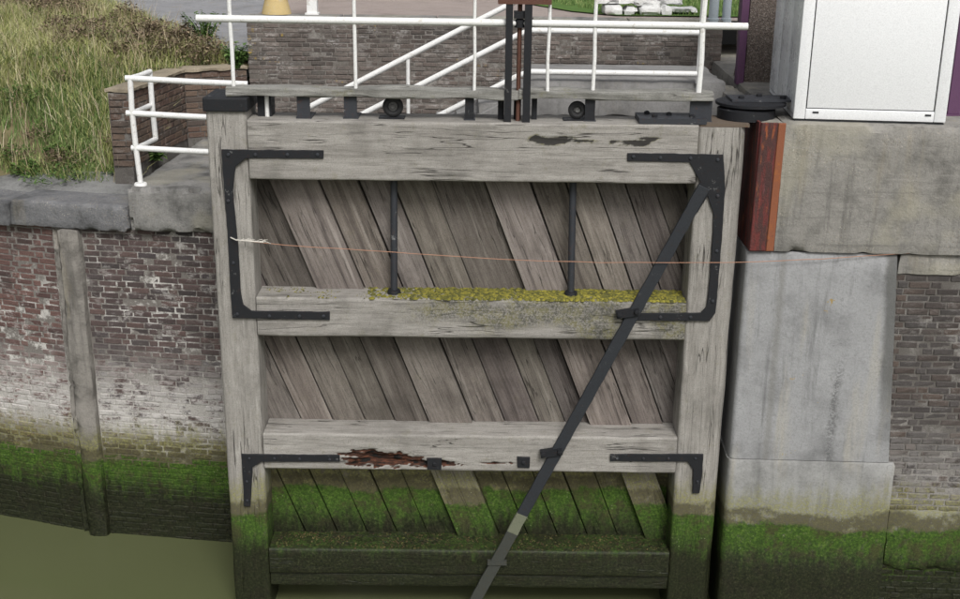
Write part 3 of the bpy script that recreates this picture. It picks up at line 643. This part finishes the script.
# iron straps and bracing on the face
def pp(pts, Y=0.0): return [(P(x, y, Y).x, P(x, y, Y).z) for x, y in pts]
def ragged(poly, step=.05, j=.0022):
    out = []
    for i, p in enumerate(poly):
        q = poly[(i+1) % len(poly)]; n = max(1, int(math.hypot(q[0]-p[0], q[1]-p[1])/step))
        for k in range(n): out.append((p[0]+(q[0]-p[0])*k/n+random.uniform(-j, j), p[1]+(q[1]-p[1])*k/n+random.uniform(-j, j)))
    return out
def strap(name, pts, th=.016, mat='iron', y=-.016, parent=gate): return MB().prism(ragged(pp(pts)), y-th, y, .003).build(name, mat, parent)
def bolts(par, pts, r=.017, y=-.032, mat='plate'):
    for (x, yy) in pts:
        p = P(x, yy); MB().lathe([(0.0001, -.014), (r*.7, -.013), (r, -.006), (r, .004)], (p.x, y, p.z), 8, 'Y').build('bolt', mat, par)
s_ = strap('strap_iron', [(222, 149), (270, 149.5), (324, 150), (324, 158), (262, 157.5), (246, 158), (236, 166), (233.5, 190), (239, 250), (241, 290), (244, 304), (252, 310), (330, 311), (330, 319), (233, 317), (230.5, 280), (228, 230), (224, 180)])
bolts(s_, [(229, 154), (256, 154), (288, 154), (318, 154), (229, 200), (234, 262), (238, 313), (270, 315), (300, 315), (324, 315)])
s_ = strap('strap_iron', [(627, 152.5), (668, 153), (723, 154), (724.5, 188), (722, 230), (718, 280), (715, 312), (709, 320), (622, 319.5), (622, 312.5), (700, 312), (706, 306), (709, 280), (712.5, 230), (713, 212), (707, 195), (697, 212), (686, 206), (700, 181), (689, 161.5), (664, 161), (627, 160.5)])
bolts(s_, [(633, 156), (660, 157), (690, 157.5), (717, 159), (717, 195), (716, 250), (712, 300), (690, 316), (660, 316)])
s_ = strap('strap_iron', [(242, 453), (340, 454), (340, 460.5), (262, 460.5), (253, 466), (252, 485), (251, 505), (244.5, 505), (243.5, 480)])
bolts(s_, [(250, 457), (275, 457), (300, 457.5), (330, 458), (247.5, 480), (248, 499)], .014)
s_ = strap('strap_iron', [(610, 453), (703, 453), (702, 470), (699, 492), (692, 492), (693, 468), (687, 460.5), (610, 460)])
bolts(s_, [(617, 457), (643, 457), (668, 457), (695, 457), (697, 480)], .014)
for (x0, y0, x1, y1) in ((427, 457, 442, 469), (517, 456, 530, 467)):
    b_ = strap('bolt_plate', [(x0, y0), (x1, y0+.4), (x1-.5, y1), (x0+.5, y1-.5)], .02, 'iron', -.008); bolts(b_, [((x0+x1)/2, (y0+y1)/2)], .022, -.03, 'iron')
# diagonal tension bar in three lengths
def bar(name, a, b, wpx, mat, y0=-.062, y1=-.034):
    A, B = P(*a), P(*b); A = Vector((A.x, A.z)); B = Vector((B.x, B.z)); d = (B-A).normalized(); nn = Vector((-d.y, d.x))*(wpx/2)
    return MB().prism(ragged([tuple(A+nn), tuple(B+nn), tuple(B-nn), tuple(A-nn)], .08, .003), y0, y1, .004).build(name, mat, gate)
bar('tension_bar', (703, 186), (521, 514), .115, 'bar'); bar('tension_bar', (522, 512), (512, 530.5), .119, 'worn', -.063, -.033); bar('tension_bar', (513, 529), (462, 622), .12, 'barlow')
for (x, y) in ((627, 311), (551, 450)):
    A = P(x, y); c_ = MB().box((-.11, -.085, -.035), (.11, -.02, .035)); mw = Matrix.Translation((A.x, 0, A.z)) @ Matrix.Rotation(math.radians(-10), 4, 'Y')
    o = link('bar_clamp', c_.mesh('bar_clamp'), 'iron', gate, mw)
    for sx in (-.085, .085):
        q = mw @ Vector((sx, -.085, .01)); MB().lathe([(.0001, -.03), (.022, -.028), (.026, -.01), (.026, .01)], q, 8, 'Y').build('bolt', 'iron', o)
A = P(497, 560); MB().box((A.x-.10, -.075, A.z-.02), (A.x+.10, -.02, A.z+.02)).build('bar_clamp', 'barlow', gate)
# two vertical rods across the top panel
for (xt, xb2) in ((394, 394), (573, 571)):
    a, b = P(xt, 180, .17), P(xb2, 286, .17); rd = MB().tube([(a.x, .17, a.z+.06), (b.x, .17, b.z-.06)], .034, 12).build('tie_rod', 'plate', gate, True)
    MB().lathe([(.001, .045), (.06, .04), (.07, 0.0), (.07, -.02)], (b.x, .17, -1.752), 14).build('rod_foot', 'iron', rd, True)

# moss and lichen on the ledges
def moss(name, n, xr, yr, z, seed, size, dens, mat='moss'):
    random.seed(seed); mbm = MB(); c = 0
    while c < n:
        x = random.uniform(*xr); y = random.uniform(*yr)
        if random.random() > dens(x, y): c += .2; continue
        c += 1; s = size[0]+(size[1]-size[0])*random.random()**3; h = min(.016, s*random.uniform(.3, .8)); k = 6; base = []; 
        rs = [random.uniform(.7, 1.2)*s for _ in range(k)]
        ring = [(x+rs[i]*math.cos(i*1.047), y+rs[i]*math.sin(i*1.047), z-.004) for i in range(k)]
        mid_ = [(x+rs[i]*.62*math.cos(i*1.047+.3), y+rs[i]*.62*math.sin(i*1.047+.3), z+h*.7) for i in range(k)]
        mbm.add(ring+mid_+[(x, y, z+h)], [(i, (i+1) % k, k+(i+1) % k, k+i) for i in range(k)]+[(k+i, k+(i+1) % k, 2*k) for i in range(k)])
    o = link(name, mbm.mesh(name), mat, gate); tag(o, kind='stuff'); return o
moss('moss', 9000, (-1.1, 1.98), (.0, .34), -1.75, 4, (.006, .034), lambda x, y: (.15+.85*min(1, (x+1.1)/1.8))*(.4+.6*min(1, max(0, noise.noise(Vector((x*4, y*5, 0)))+.6)))*(.55+.45*min(1, y/.2)))
moss('lichen', 260, (-2.1, -1.0), (.0, .34), -1.75, 5, (.006, .014), lambda x, y: max(0, noise.noise(Vector((x*5, y*6, 4)))+.2))
moss('ledge_slime', 1500, (-2.1, 1.95), (.02, .35), -4.495, 6, (.006, .016), lambda x, y: .3+.7*max(0, noise.noise(Vector((x*3, y*6, 9)))+.3), 'slime')
# fittings along the top
ZT = -.035
MB().box((-2.56, -.03, .045), (-2.15, .52, .17)).build('post_cap', 'iron', gate, bevel=.012)
MB().box((2.01, .02, -.052), (2.47, .48, -.022)).build('post_cap', 'capbrown', gate)
o = MB().prism([(1.45, -.03), (2.07, -.03), (2.07, .02), (1.45, .02)], .01, .36).build('top_plate', 'plate', gate)
for (x, y) in ((1.6, .1), (1.75, .22), (1.95, .1), (1.55, .28)): MB().lathe([(.026, 0), (.026, .02), (.015, .028), (.0001, .03)], (x, y, .02), 8).build('bolt', 'iron', o)
DZ0, DZ1 = .175, .255
def support(x0, x1, y0, y1, mat='iron', web=True):
    a = P(x0, 110, y0).x; b = P(x1, 110, y0).x
    o = MB().box((a, y0, ZT), (b, y0+.02, DZ0)).box((a+(b-a)*.4, y0+.02, ZT), (a+(b-a)*.6, y1, DZ0)).build('walkway_support', mat, gate)
    MB().box((a-.01, y0-.012, ZT), (b+.012, y1, ZT+.014)).build('support_foot', 'plate', o)
for (x0, x1, m_) in ((344, 357, 'plate'), (465, 474, 'iron'), (585, 595, 'iron'), (690, 712, 'plate'), (297, 310, 'plate')): support(x0, x1, .12, .42, m_)
# small iron stop between mitre post and first support
MB().box((-2.10, .2, ZT), (-1.97, .4, .16)).build('stop_block', 'iron', gate)
# deck: two boards in front, others behind
for i, (xa, xb, y0, y1) in enumerate(((-2.36, .33, .06, .165), (.335, 2.13, .06, .165), (-2.30, .34, .17, .285), (.345, 2.12, .17, .285))):
    timber('deck_board', (xa, (DZ0+DZ1)/2), (xb, (DZ0+DZ1)/2), DZ1-DZ0, y0, y1, 'deck', gate, .010, .03, .025, amp=.03, seed=20+i)
# rollers standing on the top rail
for (x, y, r_) in ((393, 112, .098), (577, 114, .085)):
    c_ = P(x, y, .2); zc = ZT+r_+.012
    ro = MB(); n = 22
    for i in range(n):
        th = 2*math.pi*i/n
        for j in range(8):
            ph = 2*math.pi*j/8; rr = r_-.028+.028*math.cos(ph); ro.v.append(Vector((c_.x+rr*math.cos(th), .2+.035*math.sin(ph), zc+rr*math.sin(th))))
    for i in range(n):
        for j in range(8): ro.f.append((i*8+j, i*8+(j+1) % 8, ((i+1) % n)*8+(j+1) % 8, ((i+1) % n)*8+j))
    o = ro.build('roller', 'rubber', gate, True); fix_normals(o.data)
    MB().lathe([(.0001, -.012), (.02, -.02), (.024, -.005), (r_-.045, 0), (r_-.04, .02)], (c_.x, .2, zc), 18, 'Y').build('hub', 'hubgrey', o)
    MB().box((c_.x-.13, .13, ZT), (c_.x+.11, .28, ZT+.016)).build('roller_plate', 'iron', o)
# paddle gear frame: two posts with a rusty screw rod between
pf = None
for (x0, x1) in ((505, 512), (523.5, 531)):
    a = P(x0, 60, .10).x; b = P(x1, 60, .10).x
    o = MB().box((a, .035, ZT), (b, .058, 1.6)).box((a+.015, .058, ZT), (a+.03, .18, 1.6)).build('gear_post', 'iron', gate)
    if pf is None: pf = o
for (x0, x1) in ((498, 504), (532, 537), (514, 521)):
    a = P(x0, 110, .2).x; b = P(x1, 110, .2).x; MB().box((a, .2, ZT), (b, .32, DZ0)).build('gear_foot', 'iron', gate)
a = P(519, 60, .12).x
o = MB().tube([(a, .12, ZT), (a, .12, 1.5)], .021, 10).build('screw_rod', 'rust', gate, True)
MB().box((a-.055, .07, .90), (a+.055, .16, .965)).lathe([(.05, 0), (.05, .06), (.03, .075), (.0001, .076)], (a, .12, .82), 12).build('rod_nut', 'iron', o)
MB().box((a-.2, .03, 1.03), (a+.28, .19, 1.12)).build('gear_bracket', 'rust', gate)
# railing on the walkway
rail_ = MB().tube([(-2.60, .12, .868), (-1.2, .12, .862), (.2, .12, .858), (2.40, .12, .85)], .033, 12).build('railing', 'white', gate, True)
MB().tube([(-2.60, .12, 1.33), (2.40, .12, 1.31)], .033, 12).build('top_rail', 'white', rail_, True)
for (x, r_) in ((232, .019), (355, .017), (475, .015), (548, .016), (595, .018), (702, .027)):
    a = P(x, 50, .12).x; lean = .02*math.sin(x); MB().tube([(a+lean*.3, .12, DZ1-.03), (a, .12, .55), (a+lean*.5, .12, .86), (a, .12, 1.33)], r_, 8).build('post', 'white', rail_, True)
a = P(267, 108, .2).x; MB().tube([(a, .2, ZT), (a, .2, DZ0+.01)], .02, 8).build('post', 'white', rail_, True)

# heel collar on the quay: big flat disc and anchor plate
col_ = empty('gate_collar', (2.56, .35, .0), 'black round iron hinge collar on top of the heel post beside the white cabinet', 'hinge')
MB().lathe([(.0001, .0), (.27, .0), (.27, .09), (.24, .10), (.0001, .10)], (2.50, .36, -.02), 28).build('collar_drum', 'iron', col_, True)
MB().lathe([(.0001, .100), (.33, .100), (.33, .125), (.30, .135), (.0001, .137)], (2.55, .42, 0), 28).build('collar_disc', 'iron', col_, True)
MB().prism([(2.35, .138), (2.98, .138), (2.98, .158), (2.35, .158)], .30, .62).build('anchor_plate', 'plate', col_)
for (x, y) in ((2.45, .38), (2.65, .52), (2.85, .4)): MB().lathe([(.03, 0), (.03, .02), (.018, .028), (.0001, .03)], (x, y, .158), 8).build('bolt', 'iron', col_)

# cord stretched across the gate
pts = [(236, 240), (262, 243), (300, 246), (360, 250), (430, 255), (520, 260), (600, 262.5), (680, 263), (745, 262), (820, 259), (900, 254), (975, 248)]
cp = [P(x, y, -.085) for x, y in pts]
cd_ = empty('cord', cp[0], 'thin orange cord stretched across the gate planks to the concrete wall', 'cord')
fine = []
for i in range(len(cp)-1):
    for t in range(4): fine.append(cp[i].lerp(cp[i+1], t/4)+Vector((0, 0, .003*math.sin(i*2+t))))
MB().tube(fine+[cp[-1]], .0034, 6).build('strand', 'cord', cd_)
random.seed(2); mb = MB()
for i in range(26):
    t = random.random()**1.3*.28; p = cp[0]+Vector((t, 0, -.05*t)); q = p+Vector((random.uniform(.0, .07), random.uniform(-.012, .012), random.uniform(-.02, .02))); mb.tube([p, (p+q)/2+Vector((0, 0, .006)), q], .0026, 4)
mb.tube([cp[0]+Vector((-.06, .05, .01)), cp[0], cp[0]+Vector((.26, 0, -.02))], .006, 6); mb.build('frayed_end', 'fray', cd_)

# ------------------------------------------------------------------ white cabinet on the quay
cb = empty('control_cabinet', (3.55, .9, 0), 'large white metal control cabinet with seamed panels standing on concrete quay', 'cabinet')
cyaw = math.radians(-5.5); CP = Vector((2.885, .10, .0))
CWD, CDP, CH = 1.37, 1.75, 1.42
def cbox(name, a, b, mat, par=cb, bev=.0):
    mbx = MB().box(a, b); c = (Vector(a)+Vector(b))/2; mbx.v = [v-c for v in mbx.v]
    me = mbx.mesh(name)
    if bev:
        bm = bmesh.new(); bm.from_mesh(me); bmesh.ops.bevel(bm, geom=bm.edges[:], offset=bev, segments=3, affect='EDGES', profile=.5); bm.to_mesh(me); bm.free()
        for p in me.polygons: p.use_smooth = True
        me.set_sharp_from_angle(angle=math.radians(35))
    return link(name, me, mat, par, Matrix.Translation(CP) @ Matrix.Rotation(cyaw, 4, 'Z') @ Matrix.Translation(c))
cbox('body', (.02, .02, .012), (CWD-.02, CDP, CH-.02), 'dark')
e = .008
cbox('frame', (0, 0, .02), (.105, .03, CH), 'cab', bev=.006); cbox('frame', (CWD-.105, 0, .02), (CWD, .03, CH), 'cab', bev=.006)
cbox('frame', (.108, 0, .02), (CWD-.108, .03, .115), 'cab', bev=.006); cbox('frame', (.108, 0, CH-.17), (CWD-.108, .03, CH), 'cab', bev=.006)
fp = cbox('front_panel', (.108+e, .006, .115+e), (CWD-.108-e, .03, CH-.17-e), 'cab', bev=.004)
for x in (.17, CWD-.19): cbox('vent_slot', (x, -.004, .075), (x+.055, .002, .092), 'dark')
for y0, y1 in ((0.034, .55), (.565, 1.18), (1.195, CDP)): cbox('side_panel', (0, y0, .06), (.02, y1, CH), 'cabside', bev=.005)
cbox('side_skirt', (.004, .034, .014), (.02, CDP, .052), 'cabside'); cbox('side_panel', (CWD-.02, .034, .014), (CWD, CDP, CH), 'cabside')
cbox('roof', (-.03, -.03, CH), (CWD+.03, CDP+.03, CH+.04), 'cab', bev=.01)
cbox('plinth', (.01, .01, -.006), (CWD-.01, CDP-.01, .012), 'dark')

# ------------------------------------------------------------------ white corner railing on the left quay
lr = empty('guard_railing', (-3.66, 1.56, -.98), 'white tubular corner railing with three rails on the left coping', 'railing')
YR = 1.56
for zz, xx in ((.115, -3.665), (-.25, -3.685), (-.62, -3.66)):
    MB().tube([(xx-.05, YR, zz), (xx, YR, zz), (-3.0, YR, zz-.03), (-2.45, YR+.02, zz-.05)], .031, 10).build('rail', 'white', lr, True)
    MB().tube([(xx, YR, zz), (xx+.02, YR+.25, zz-.01), (xx+.07, YR+.52, zz+.0)], .028, 10).build('return_rail', 'white', lr, True)
MB().tube([(-3.645, YR, -.99), (-3.665, YR, -.6), (-3.675, YR, -.2), (-3.665, YR, .12)], .030, 10).build('post', 'white', lr, True)
MB().tube([(-3.60, YR+.52, .115), (-3.60, YR+.52, -.3), (-3.59, YR+.52, -.62)], .03, 10).build('post', 'white', lr, True)
MB().tube([(-2.5, YR+.02, -1.0), (-2.5, YR+.02, .07)], .03, 10).build('post', 'white', lr, True)
MB().lathe([(.001, .012), (.06, .010), (.068, 0), (.07, -.03)], (-3.645, YR, -1.005), 14).build('post_foot', 'white', lr, True)

# ------------------------------------------------------------------ ledge, steps and rear railing
lg = empty('concrete_landing', (1.5, 2.3, -1.2), 'grey concrete landing with steps going down behind the gate walkway', 'landing')
rough_box('landing_slab', (.50, 1.93, -.30), (2.62, 3.3, .10), 'ledge', lg, .1, .012, .04, seed=3)
rough_box('landing_base', (.42, 1.86, -6.0), (2.5, 3.3, -.32), 'ledge', lg, .2, .012, .04, seed=5)
for i in range(9):
    z1 = .10-(i+1)*.13; x1 = .49-i*.245; rough_box('step', (x1-.30, 1.95, z1-.30), (x1, 3.0, z1), 'ledge', lg, .1, .008, .03, seed=10+i)
mb = MB().prism([(.48, -.0), (.48, -.34), (-2.0, -1.66), (-2.0, -1.32)], 1.86, 1.94, .01); mb.build('stair_string', 'ledge', lg)
rr = empty('stair_railing', (1.0, 1.9, -.3), 'white three rail railing sloping down the steps behind the gate', 'railing')
def slope(a, b): return [P(*a, 1.9), P(*b, 1.9)]
for zz, sx in ((1.04, .62), (.615, .50), (.183, .50)):
    dl = .545; MB().tube([(2.29 if zz < .7 else 2.35, 1.9, zz-.005), (sx, 1.9, zz), (sx-.12, 1.9, zz-.045), (sx-2.6, 1.9, zz-.045-2.48*.515)], .031, 10).build('rail', 'white', rr, True)
for (x, zt, z0_) in ((2.30, 1.04, .08),): MB().tube([(x, 1.9, z0_), (x, 1.9, zt)], .026, 8).build('post', 'white', rr, True)
for x in (P(408, 80, 1.9).x, P(408, 80, 1.9).x-1.1): MB().tube([(x, 1.9, .10-.515*(.55-x)-.35), (x, 1.9, .99-.515*(.5-x))], .02, 8).build('post', 'white', rr, True)

# ------------------------------------------------------------------ pebble-faced bastion behind
bs = empty('bastion_wall', (0, 5, -6), 'grey brown brick wall with yellow lichen behind the white railings', 'wall')
BX0, BX1, BY, BZ = -3.0, 3.04, 4.5, .46
MB().box((BX0+.01, BY+.008, -1.7), (BX1-.01, BY+.02+.2, BZ-.002)).build('mortar_core', 'mortar_b', bs)
brick_wall(bs, lambda q: (q, BY, 0), BX0, BX1, -.585, BZ, 'brick_b', .058, .19, 300, seed=15)
MB().box((BX0+.01, BY-.09, -1.7), (BX1-.01, BY+.006, -.60)).build('plinth', 'mortar_b', bs)
brick_wall(bs, lambda q: (q, BY-.1, 0), BX0, BX1, -1.65, -.59, 'brick_b', .058, .19, 0, seed=16, stuffname='plinth_bricks')
nps = 5
for i in range(nps):
    xa = BX0+(BX1-BX0)*i/nps+.006; xb = BX0+(BX1-BX0)*(i+1)/nps-.006
    rough_box('coping_stone', (xa-.003, BY-.03, BZ+.002), (xb+.003, BY+.28, BZ+.05), 'coping', bs, .1, .008, .02, seed=i+20)
MB().box((BX0+.02, BY+.02, -6), (BX1-.02, BY+.7, .40)).build('core', 'ledge', bs)
MB().box((BX0+.02, BY+.3, -.6), (BX0+.22, 9, .44)).build('side_wall', 'mortar_b', bs)
sheet('paving', [(BX0+.05, BY+.28, .475), (12, BY+.28, .475), (12, 16, .49), (BX0+.05, 16, .49)], 'paving')
sheet('lawn', [(.05, 9.5, .494), (.62, 7.0, .494), (1.2, 5.75, .494), (1.75, 5.2, .494), (9, 5.2, .494), (9, 15.8, .505), (-.8, 15.8, .505)], 'lawn')

# purple edged pillar behind the cabinet, dark slot beside it
pl = empty('concrete_pillar', (3.2, 2.7, 0), 'speckled concrete pillar with a purple steel edge left of the white cabinet', 'pillar')
a = P(744, 60, 2.6).x
rough_box('shaft', (a+.01, 2.6, -.02), (a+.75, 3.2, 2.2), 'pebble', pl, .15, .006, .02, seed=3)
MB().box((a-.075, 2.56, -.02), (a+.005, 2.68, 2.2)).build('edge_profile', 'purple', pl)
pp_ = empty('steel_post', (4.45, .5, 0), 'purple painted steel post to the right of the white cabinet', 'post')
a = P(957, 90, .5).x; MB().box((a-.06, .5, .01), (a+.06, .62, 1.5)).build('shaft', 'purple', pp_, bevel=.008); MB().box((a-.1, .46, -.01), (a+.1, .66, .012)).build('base_plate', 'purple', pp_)
# two pale pipes
for x, r_ in ((713, .062), (726, .055)):
    c_ = G(x, 22, .48); t = empty('pipe_post', (c_.x, c_.y, .48), ('thicker' if x == 713 else 'thinner') + ' pale blue grey standpipe behind the walkway railing', 'pipe')
    MB().tube([(c_.x, c_.y, .47), (c_.x, c_.y, 2.2)], r_, 14).build('pipe', 'bluegrey', t, True); MB().lathe([(r_+.012, .0), (r_+.012, .05), (r_, .055)], (c_.x, c_.y, .475), 14).build('collar', 'bluegrey', t, True)
# ochre post base and white post on the bastion
c_ = P(276, 12, 4.62); t = empty('marker_post', (c_.x, 4.7, .51), 'ochre yellow tapered post foot on top of the brick wall', 'post')
MB().lathe([(.19, 0), (.18, .05), (.16, .12), (.14, .2), (.13, .8), (.0001, .82)], (c_.x, 4.66, .51), 14).build('shaft', 'yellow', t, True)
c_ = P(312, 10, 4.62); t = empty('white_post', (c_.x, 4.66, .51), 'white painted square post on top of the brick wall', 'post')
MB().box((c_.x-.065, 4.60, .51), (c_.x+.065, 4.72, 1.4)).build('shaft', 'white', t, bevel=.01); MB().box((c_.x-.085, 4.58, .508), (c_.x+.085, 4.74, .53)).build('foot', 'white', t)
# pile of white stones on the lawn edge
st_ = empty('stone_pile', (2.15, 5.4, .49), 'heap of white painted stone slabs at the edge of the lawn', 'stones')
random.seed(12); x = 1.60
for i, wd in enumerate((.26, .20, .30, .16)):
    rough_box('stone', (x, 5.26+random.uniform(-.04, .04), .49), (x+wd-.015, 5.62, .49+random.uniform(.10, .13)), 'whitestone', st_, .04, .018, .03, random.uniform(-.08, .08), None, i, .07); x += wd
for (xa, xb, ya, za) in ((1.50, 2.02, 5.34, .62), (1.98, 2.36, 5.30, .60), (2.30, 2.86, 5.36, .52), (1.66, 2.30, 5.55, .66), (2.2, 2.7, 5.6, .60)):
    rough_box('stone', (xa, ya, za), (xb, ya+.3, za+random.uniform(.06, .11)), 'whitestone', st_, .04, .022, .03, random.uniform(-.15, .15), None, xa*9, .08)

# ------------------------------------------------------------------ vegetation
def inside_wall(x, y): return x > -3.98+.12*(y-2.4) and y < 4.5
def ap_edge(y):
    pts = [(4.62, -3.3), (5.7, -3.95), (8.2, -5.37), (11.6, -7.4), (15.5, -9.5)]
    if y < 4.62: return -3.3
    for (ya, xa), (yb, xb) in zip(pts, pts[1:]):
        if y <= yb: return xa+(xb-xa)*(y-ya)/(yb-ya)
    return -9.5
def blades(name, n, pick, hr, wd, mat, seed, bend=.5, parent=None):
    random.seed(seed); mbg = MB(); V = mbg.v; Fc = mbg.f; c = 0; tries = 0
    while c < n and tries < n*12:
        tries += 1; p = pick()
        if p is None: continue
        c += 1; x, y, z = p; h = random.uniform(*hr); a = random.uniform(0, 6.283); lean = random.uniform(.05, bend)*h; b = random.uniform(0, 6.283)
        wx, wy = math.cos(a)*wd*random.uniform(.6, 1.4), math.sin(a)*wd; dx, dy = math.cos(b)*lean, math.sin(b)*lean; k = len(V)
        V += [Vector((x-wx, y-wy, z-.02)), Vector((x+wx, y+wy, z-.02)), Vector((x+dx*.35+wx*.8, y+dy*.35+wy*.8, z+h*.55)), Vector((x+dx*.35-wx*.8, y+dy*.35-wy*.8, z+h*.55)), Vector((x+dx, y+dy, z+h))]
        Fc += [(k, k+1, k+2, k+3), (k+3, k+2, k+4)]
    return link(name, mbg.mesh(name), mat)
def bank_pick(dens):
    def f():
        y = 2.35+random.random()**1.3*11; x = random.uniform(-12, -3.2)
        if x < -.55*(y+11): return None
        if x > ap_edge(y)+.1 or inside_wall(x, y) or y < wall_y(x)+.8: return None
        if random.random() > dens(x, y): return None
        return x, y, zb(x, y)
    return f
nz = lambda x, y, s, o: noise.noise(Vector((x*s, y*s, o)))
edge = lambda x, y: max(0, min(1, (x+6.6+.35*(y-4))/1.6))      # 1 towards the apron: brown weeds
o = blades('dry_grass', 75000, bank_pick(lambda x, y: (1-.6*edge(x, y))*(.5+.9*nz(x, y, .8, 1))), (.07, .30), .0045, 'grass', 1, 1.1); tag(o, kind='stuff', label='long dry yellow green grass covering the bank')
o = blades('green_grass', 52000, bank_pick(lambda x, y: .12+1.6*max(0, nz(x, y, .9, 5))), (.05, .17), .006, 'greengrass', 2, 1.0); tag(o, kind='stuff', label='short fresh green grass patches on the bank')
o = blades('seed_stalks', 2400, bank_pick(lambda x, y: .3+.9*max(0, nz(x, y, .7, 8))), (.25, .5), .0035, 'stalk', 6, .5); tag(o, kind='stuff', label='tall pale seeding grass stalks standing above the bank grass')
def lawn_pick():
    y = random.uniform(5.2, 11); x = random.uniform(.1, 4.0)
    if y < 5.25 or x < 1.75-(y-5.2)*.45+.1: return None
    return x, y, .495
o = blades('lawn_grass', 9000, lawn_pick, (.03, .08), .006, 'greengrass', 3, .5); tag(o, kind='stuff', label='mown green lawn grass beside the paving')
def weed_mass(name, spots, n, mat, leaf, seed, label):
    random.seed(seed); mbw = MB()
    for (x, y, z, r, h) in spots:
        for i in range(n):
            a = random.uniform(0, 6.28); q = random.random()**.6*r; hh_ = h*(1-.6*(q/r)**2)*random.random()**.6; bse = Vector((x+math.cos(a)*q, y+math.sin(a)*q, z+hh_))
            a = random.uniform(0, 6.28); L_ = leaf*random.uniform(.5, 1.5); d = Vector((math.cos(a), math.sin(a), random.uniform(-.3, .9))).normalized(); sd_ = d.cross(Vector((0, 0, 1))).normalized()*L_*.28
            mbw.add([bse, bse+d*L_*.5+sd_, bse+d*L_+Vector((0, 0, -.2*L_)), bse+d*L_*.5-sd_], [(0, 1, 2), (0, 2, 3)])
            if i % 9 == 0: mbw.tube([(x+(bse.x-x)*.4, y+(bse.y-y)*.4, z-.02), bse], [.005, .002], 3, False)
    o = link(name, mbw.mesh(name), mat); tag(o, label, None, None, 'stuff')
def weed(name, loc, label, r, h, n, mat, seed, leaf=.05, cat='weed', group=None):
    random.seed(seed); t = empty(name, loc, label, cat, group); mbw = MB(); mst = MB(); x, y, z = loc
    ns = max(3, n//12); stems = []
    for i in range(ns):
        a = random.uniform(0, 6.28); q = random.uniform(.1, 1)*r; tip = Vector((x+math.cos(a)*q, y+math.sin(a)*q, z+h*random.uniform(.5, 1))); stems.append(tip)
        mst.tube([(x+math.cos(a)*q*.2, y+math.sin(a)*q*.2, z-.03), (x+math.cos(a)*q*.5, y+math.sin(a)*q*.5, z+(tip.z-z)*.6), tip], [.006, .005, .002], 4)
    for i in range(n):
        tip = random.choice(stems); k = random.random()**.7; bse = Vector((x+(tip.x-x)*(.2+.8*k), y+(tip.y-y)*(.2+.8*k), z+(tip.z-z)*k))
        a = random.uniform(0, 6.28); L_ = leaf*random.uniform(.6, 1.5); d = Vector((math.cos(a), math.sin(a), random.uniform(-.4, .7))).normalized(); sd_ = d.cross(Vector((0, 0, 1))).normalized()*L_*.3
        mbw.add([bse, bse+d*L_*.5+sd_, bse+d*L_+Vector((0, 0, -.2*L_)), bse+d*L_*.5-sd_], [(0, 1, 2), (0, 2, 3)])
    link('foliage', mbw.mesh('foliage'), mat, t); link('stem', mst.mesh('stem'), mat, t)
random.seed(31); spots = []
for i in range(44):
    y = 4.6+8*random.random()**1.2; x = ap_edge(y)-random.uniform(.05, 2.0)
    if not inside_wall(x, y): spots.append((x, y, zb(x, y), random.uniform(.25, .5), random.uniform(.16, .42)))
weed_mass('brown_weeds', spots, 620, 'brownweed', .05, 101, 'brown dried weeds growing along the edge of the concrete apron')
random.seed(37); spots = []
for i in range(80):
    y = 2.5+9*random.random()**1.4; x = random.uniform(-9, -4.0)
    if y < wall_y(x)+.85 or inside_wall(x, y) or x > ap_edge(y): continue
    spots.append((x, y, zb(x, y), random.uniform(.15, .5), random.uniform(.06, .22)))
weed_mass('green_weeds', spots, 420, 'weed', .045, 102, 'low green leafy weeds growing among the bank grass')
random.seed(39); spots = []
for i in range(46):
    y = 2.4+7*random.random()**1.6; x = random.uniform(-9, -4.0)
    if y < wall_y(x)+.75 or inside_wall(x, y) or x > ap_edge(y): continue
    spots.append((x, y, zb(x, y), random.uniform(.15, .4), random.uniform(.08, .3)))
weed_mass('dead_stalks', spots, 160, 'brownweed', .04, 103, 'reddish brown dead stalks scattered through the bank grass')
for (px, py, z, r, h, lab, sd_) in ((205, 42, .05, .32, .42, 'dark green weed tuft at the foot of the grey apron', 1), (236, 66, 0, .2, .28, 'dark green weed beside the end of the brick wall', 2), (190, 135, -1.0, .16, .24, 'small green weed at the foot of the retaining wall', 3), (156, 158, -1.0, .14, .12, 'flat green weed on the coping behind the white railing post', 4)):
    c_ = G(px, py, z); weed('weed_tuft', (c_.x, c_.y, z), lab, r, h, 380, 'weed', 300+sd_, .055)
# hedge in the far left corner
hd = empty('hedge', (-11, 13.4, .3), 'dark green hedge beyond the top of the grassy bank', 'hedge'); random.seed(44); mb = MB()
for i in range(9000):
    x = random.uniform(-14, -8.0); y = 13.2+random.uniform(-.5, .6); z = .2+random.random()*1.6*(.75+.35*nz(x, y, 1.2, 3)); L_ = random.uniform(.04, .09); d = Vector((random.uniform(-1, 1), random.uniform(-1, 1), random.uniform(-.6, .8))).normalized(); sd_ = d.cross(Vector((.3, .2, 1))).normalized()*L_*.4; b = Vector((x, y, z))
    mb.add([b, b+d*L_*.5+sd_, b+d*L_, b+d*L_*.5-sd_], [(0, 1, 2), (0, 2, 3)])
link('foliage', mb.mesh('foliage'), 'hedge', hd)
mb = MB()
for i in range(14): x = -13.8+i*.44; mb.tube([(x, 13.25, .0), (x+.05, 13.3, 1.2)], [.03, .012], 6)
link('stems', mb.mesh('stems'), 'brownweed', hd)
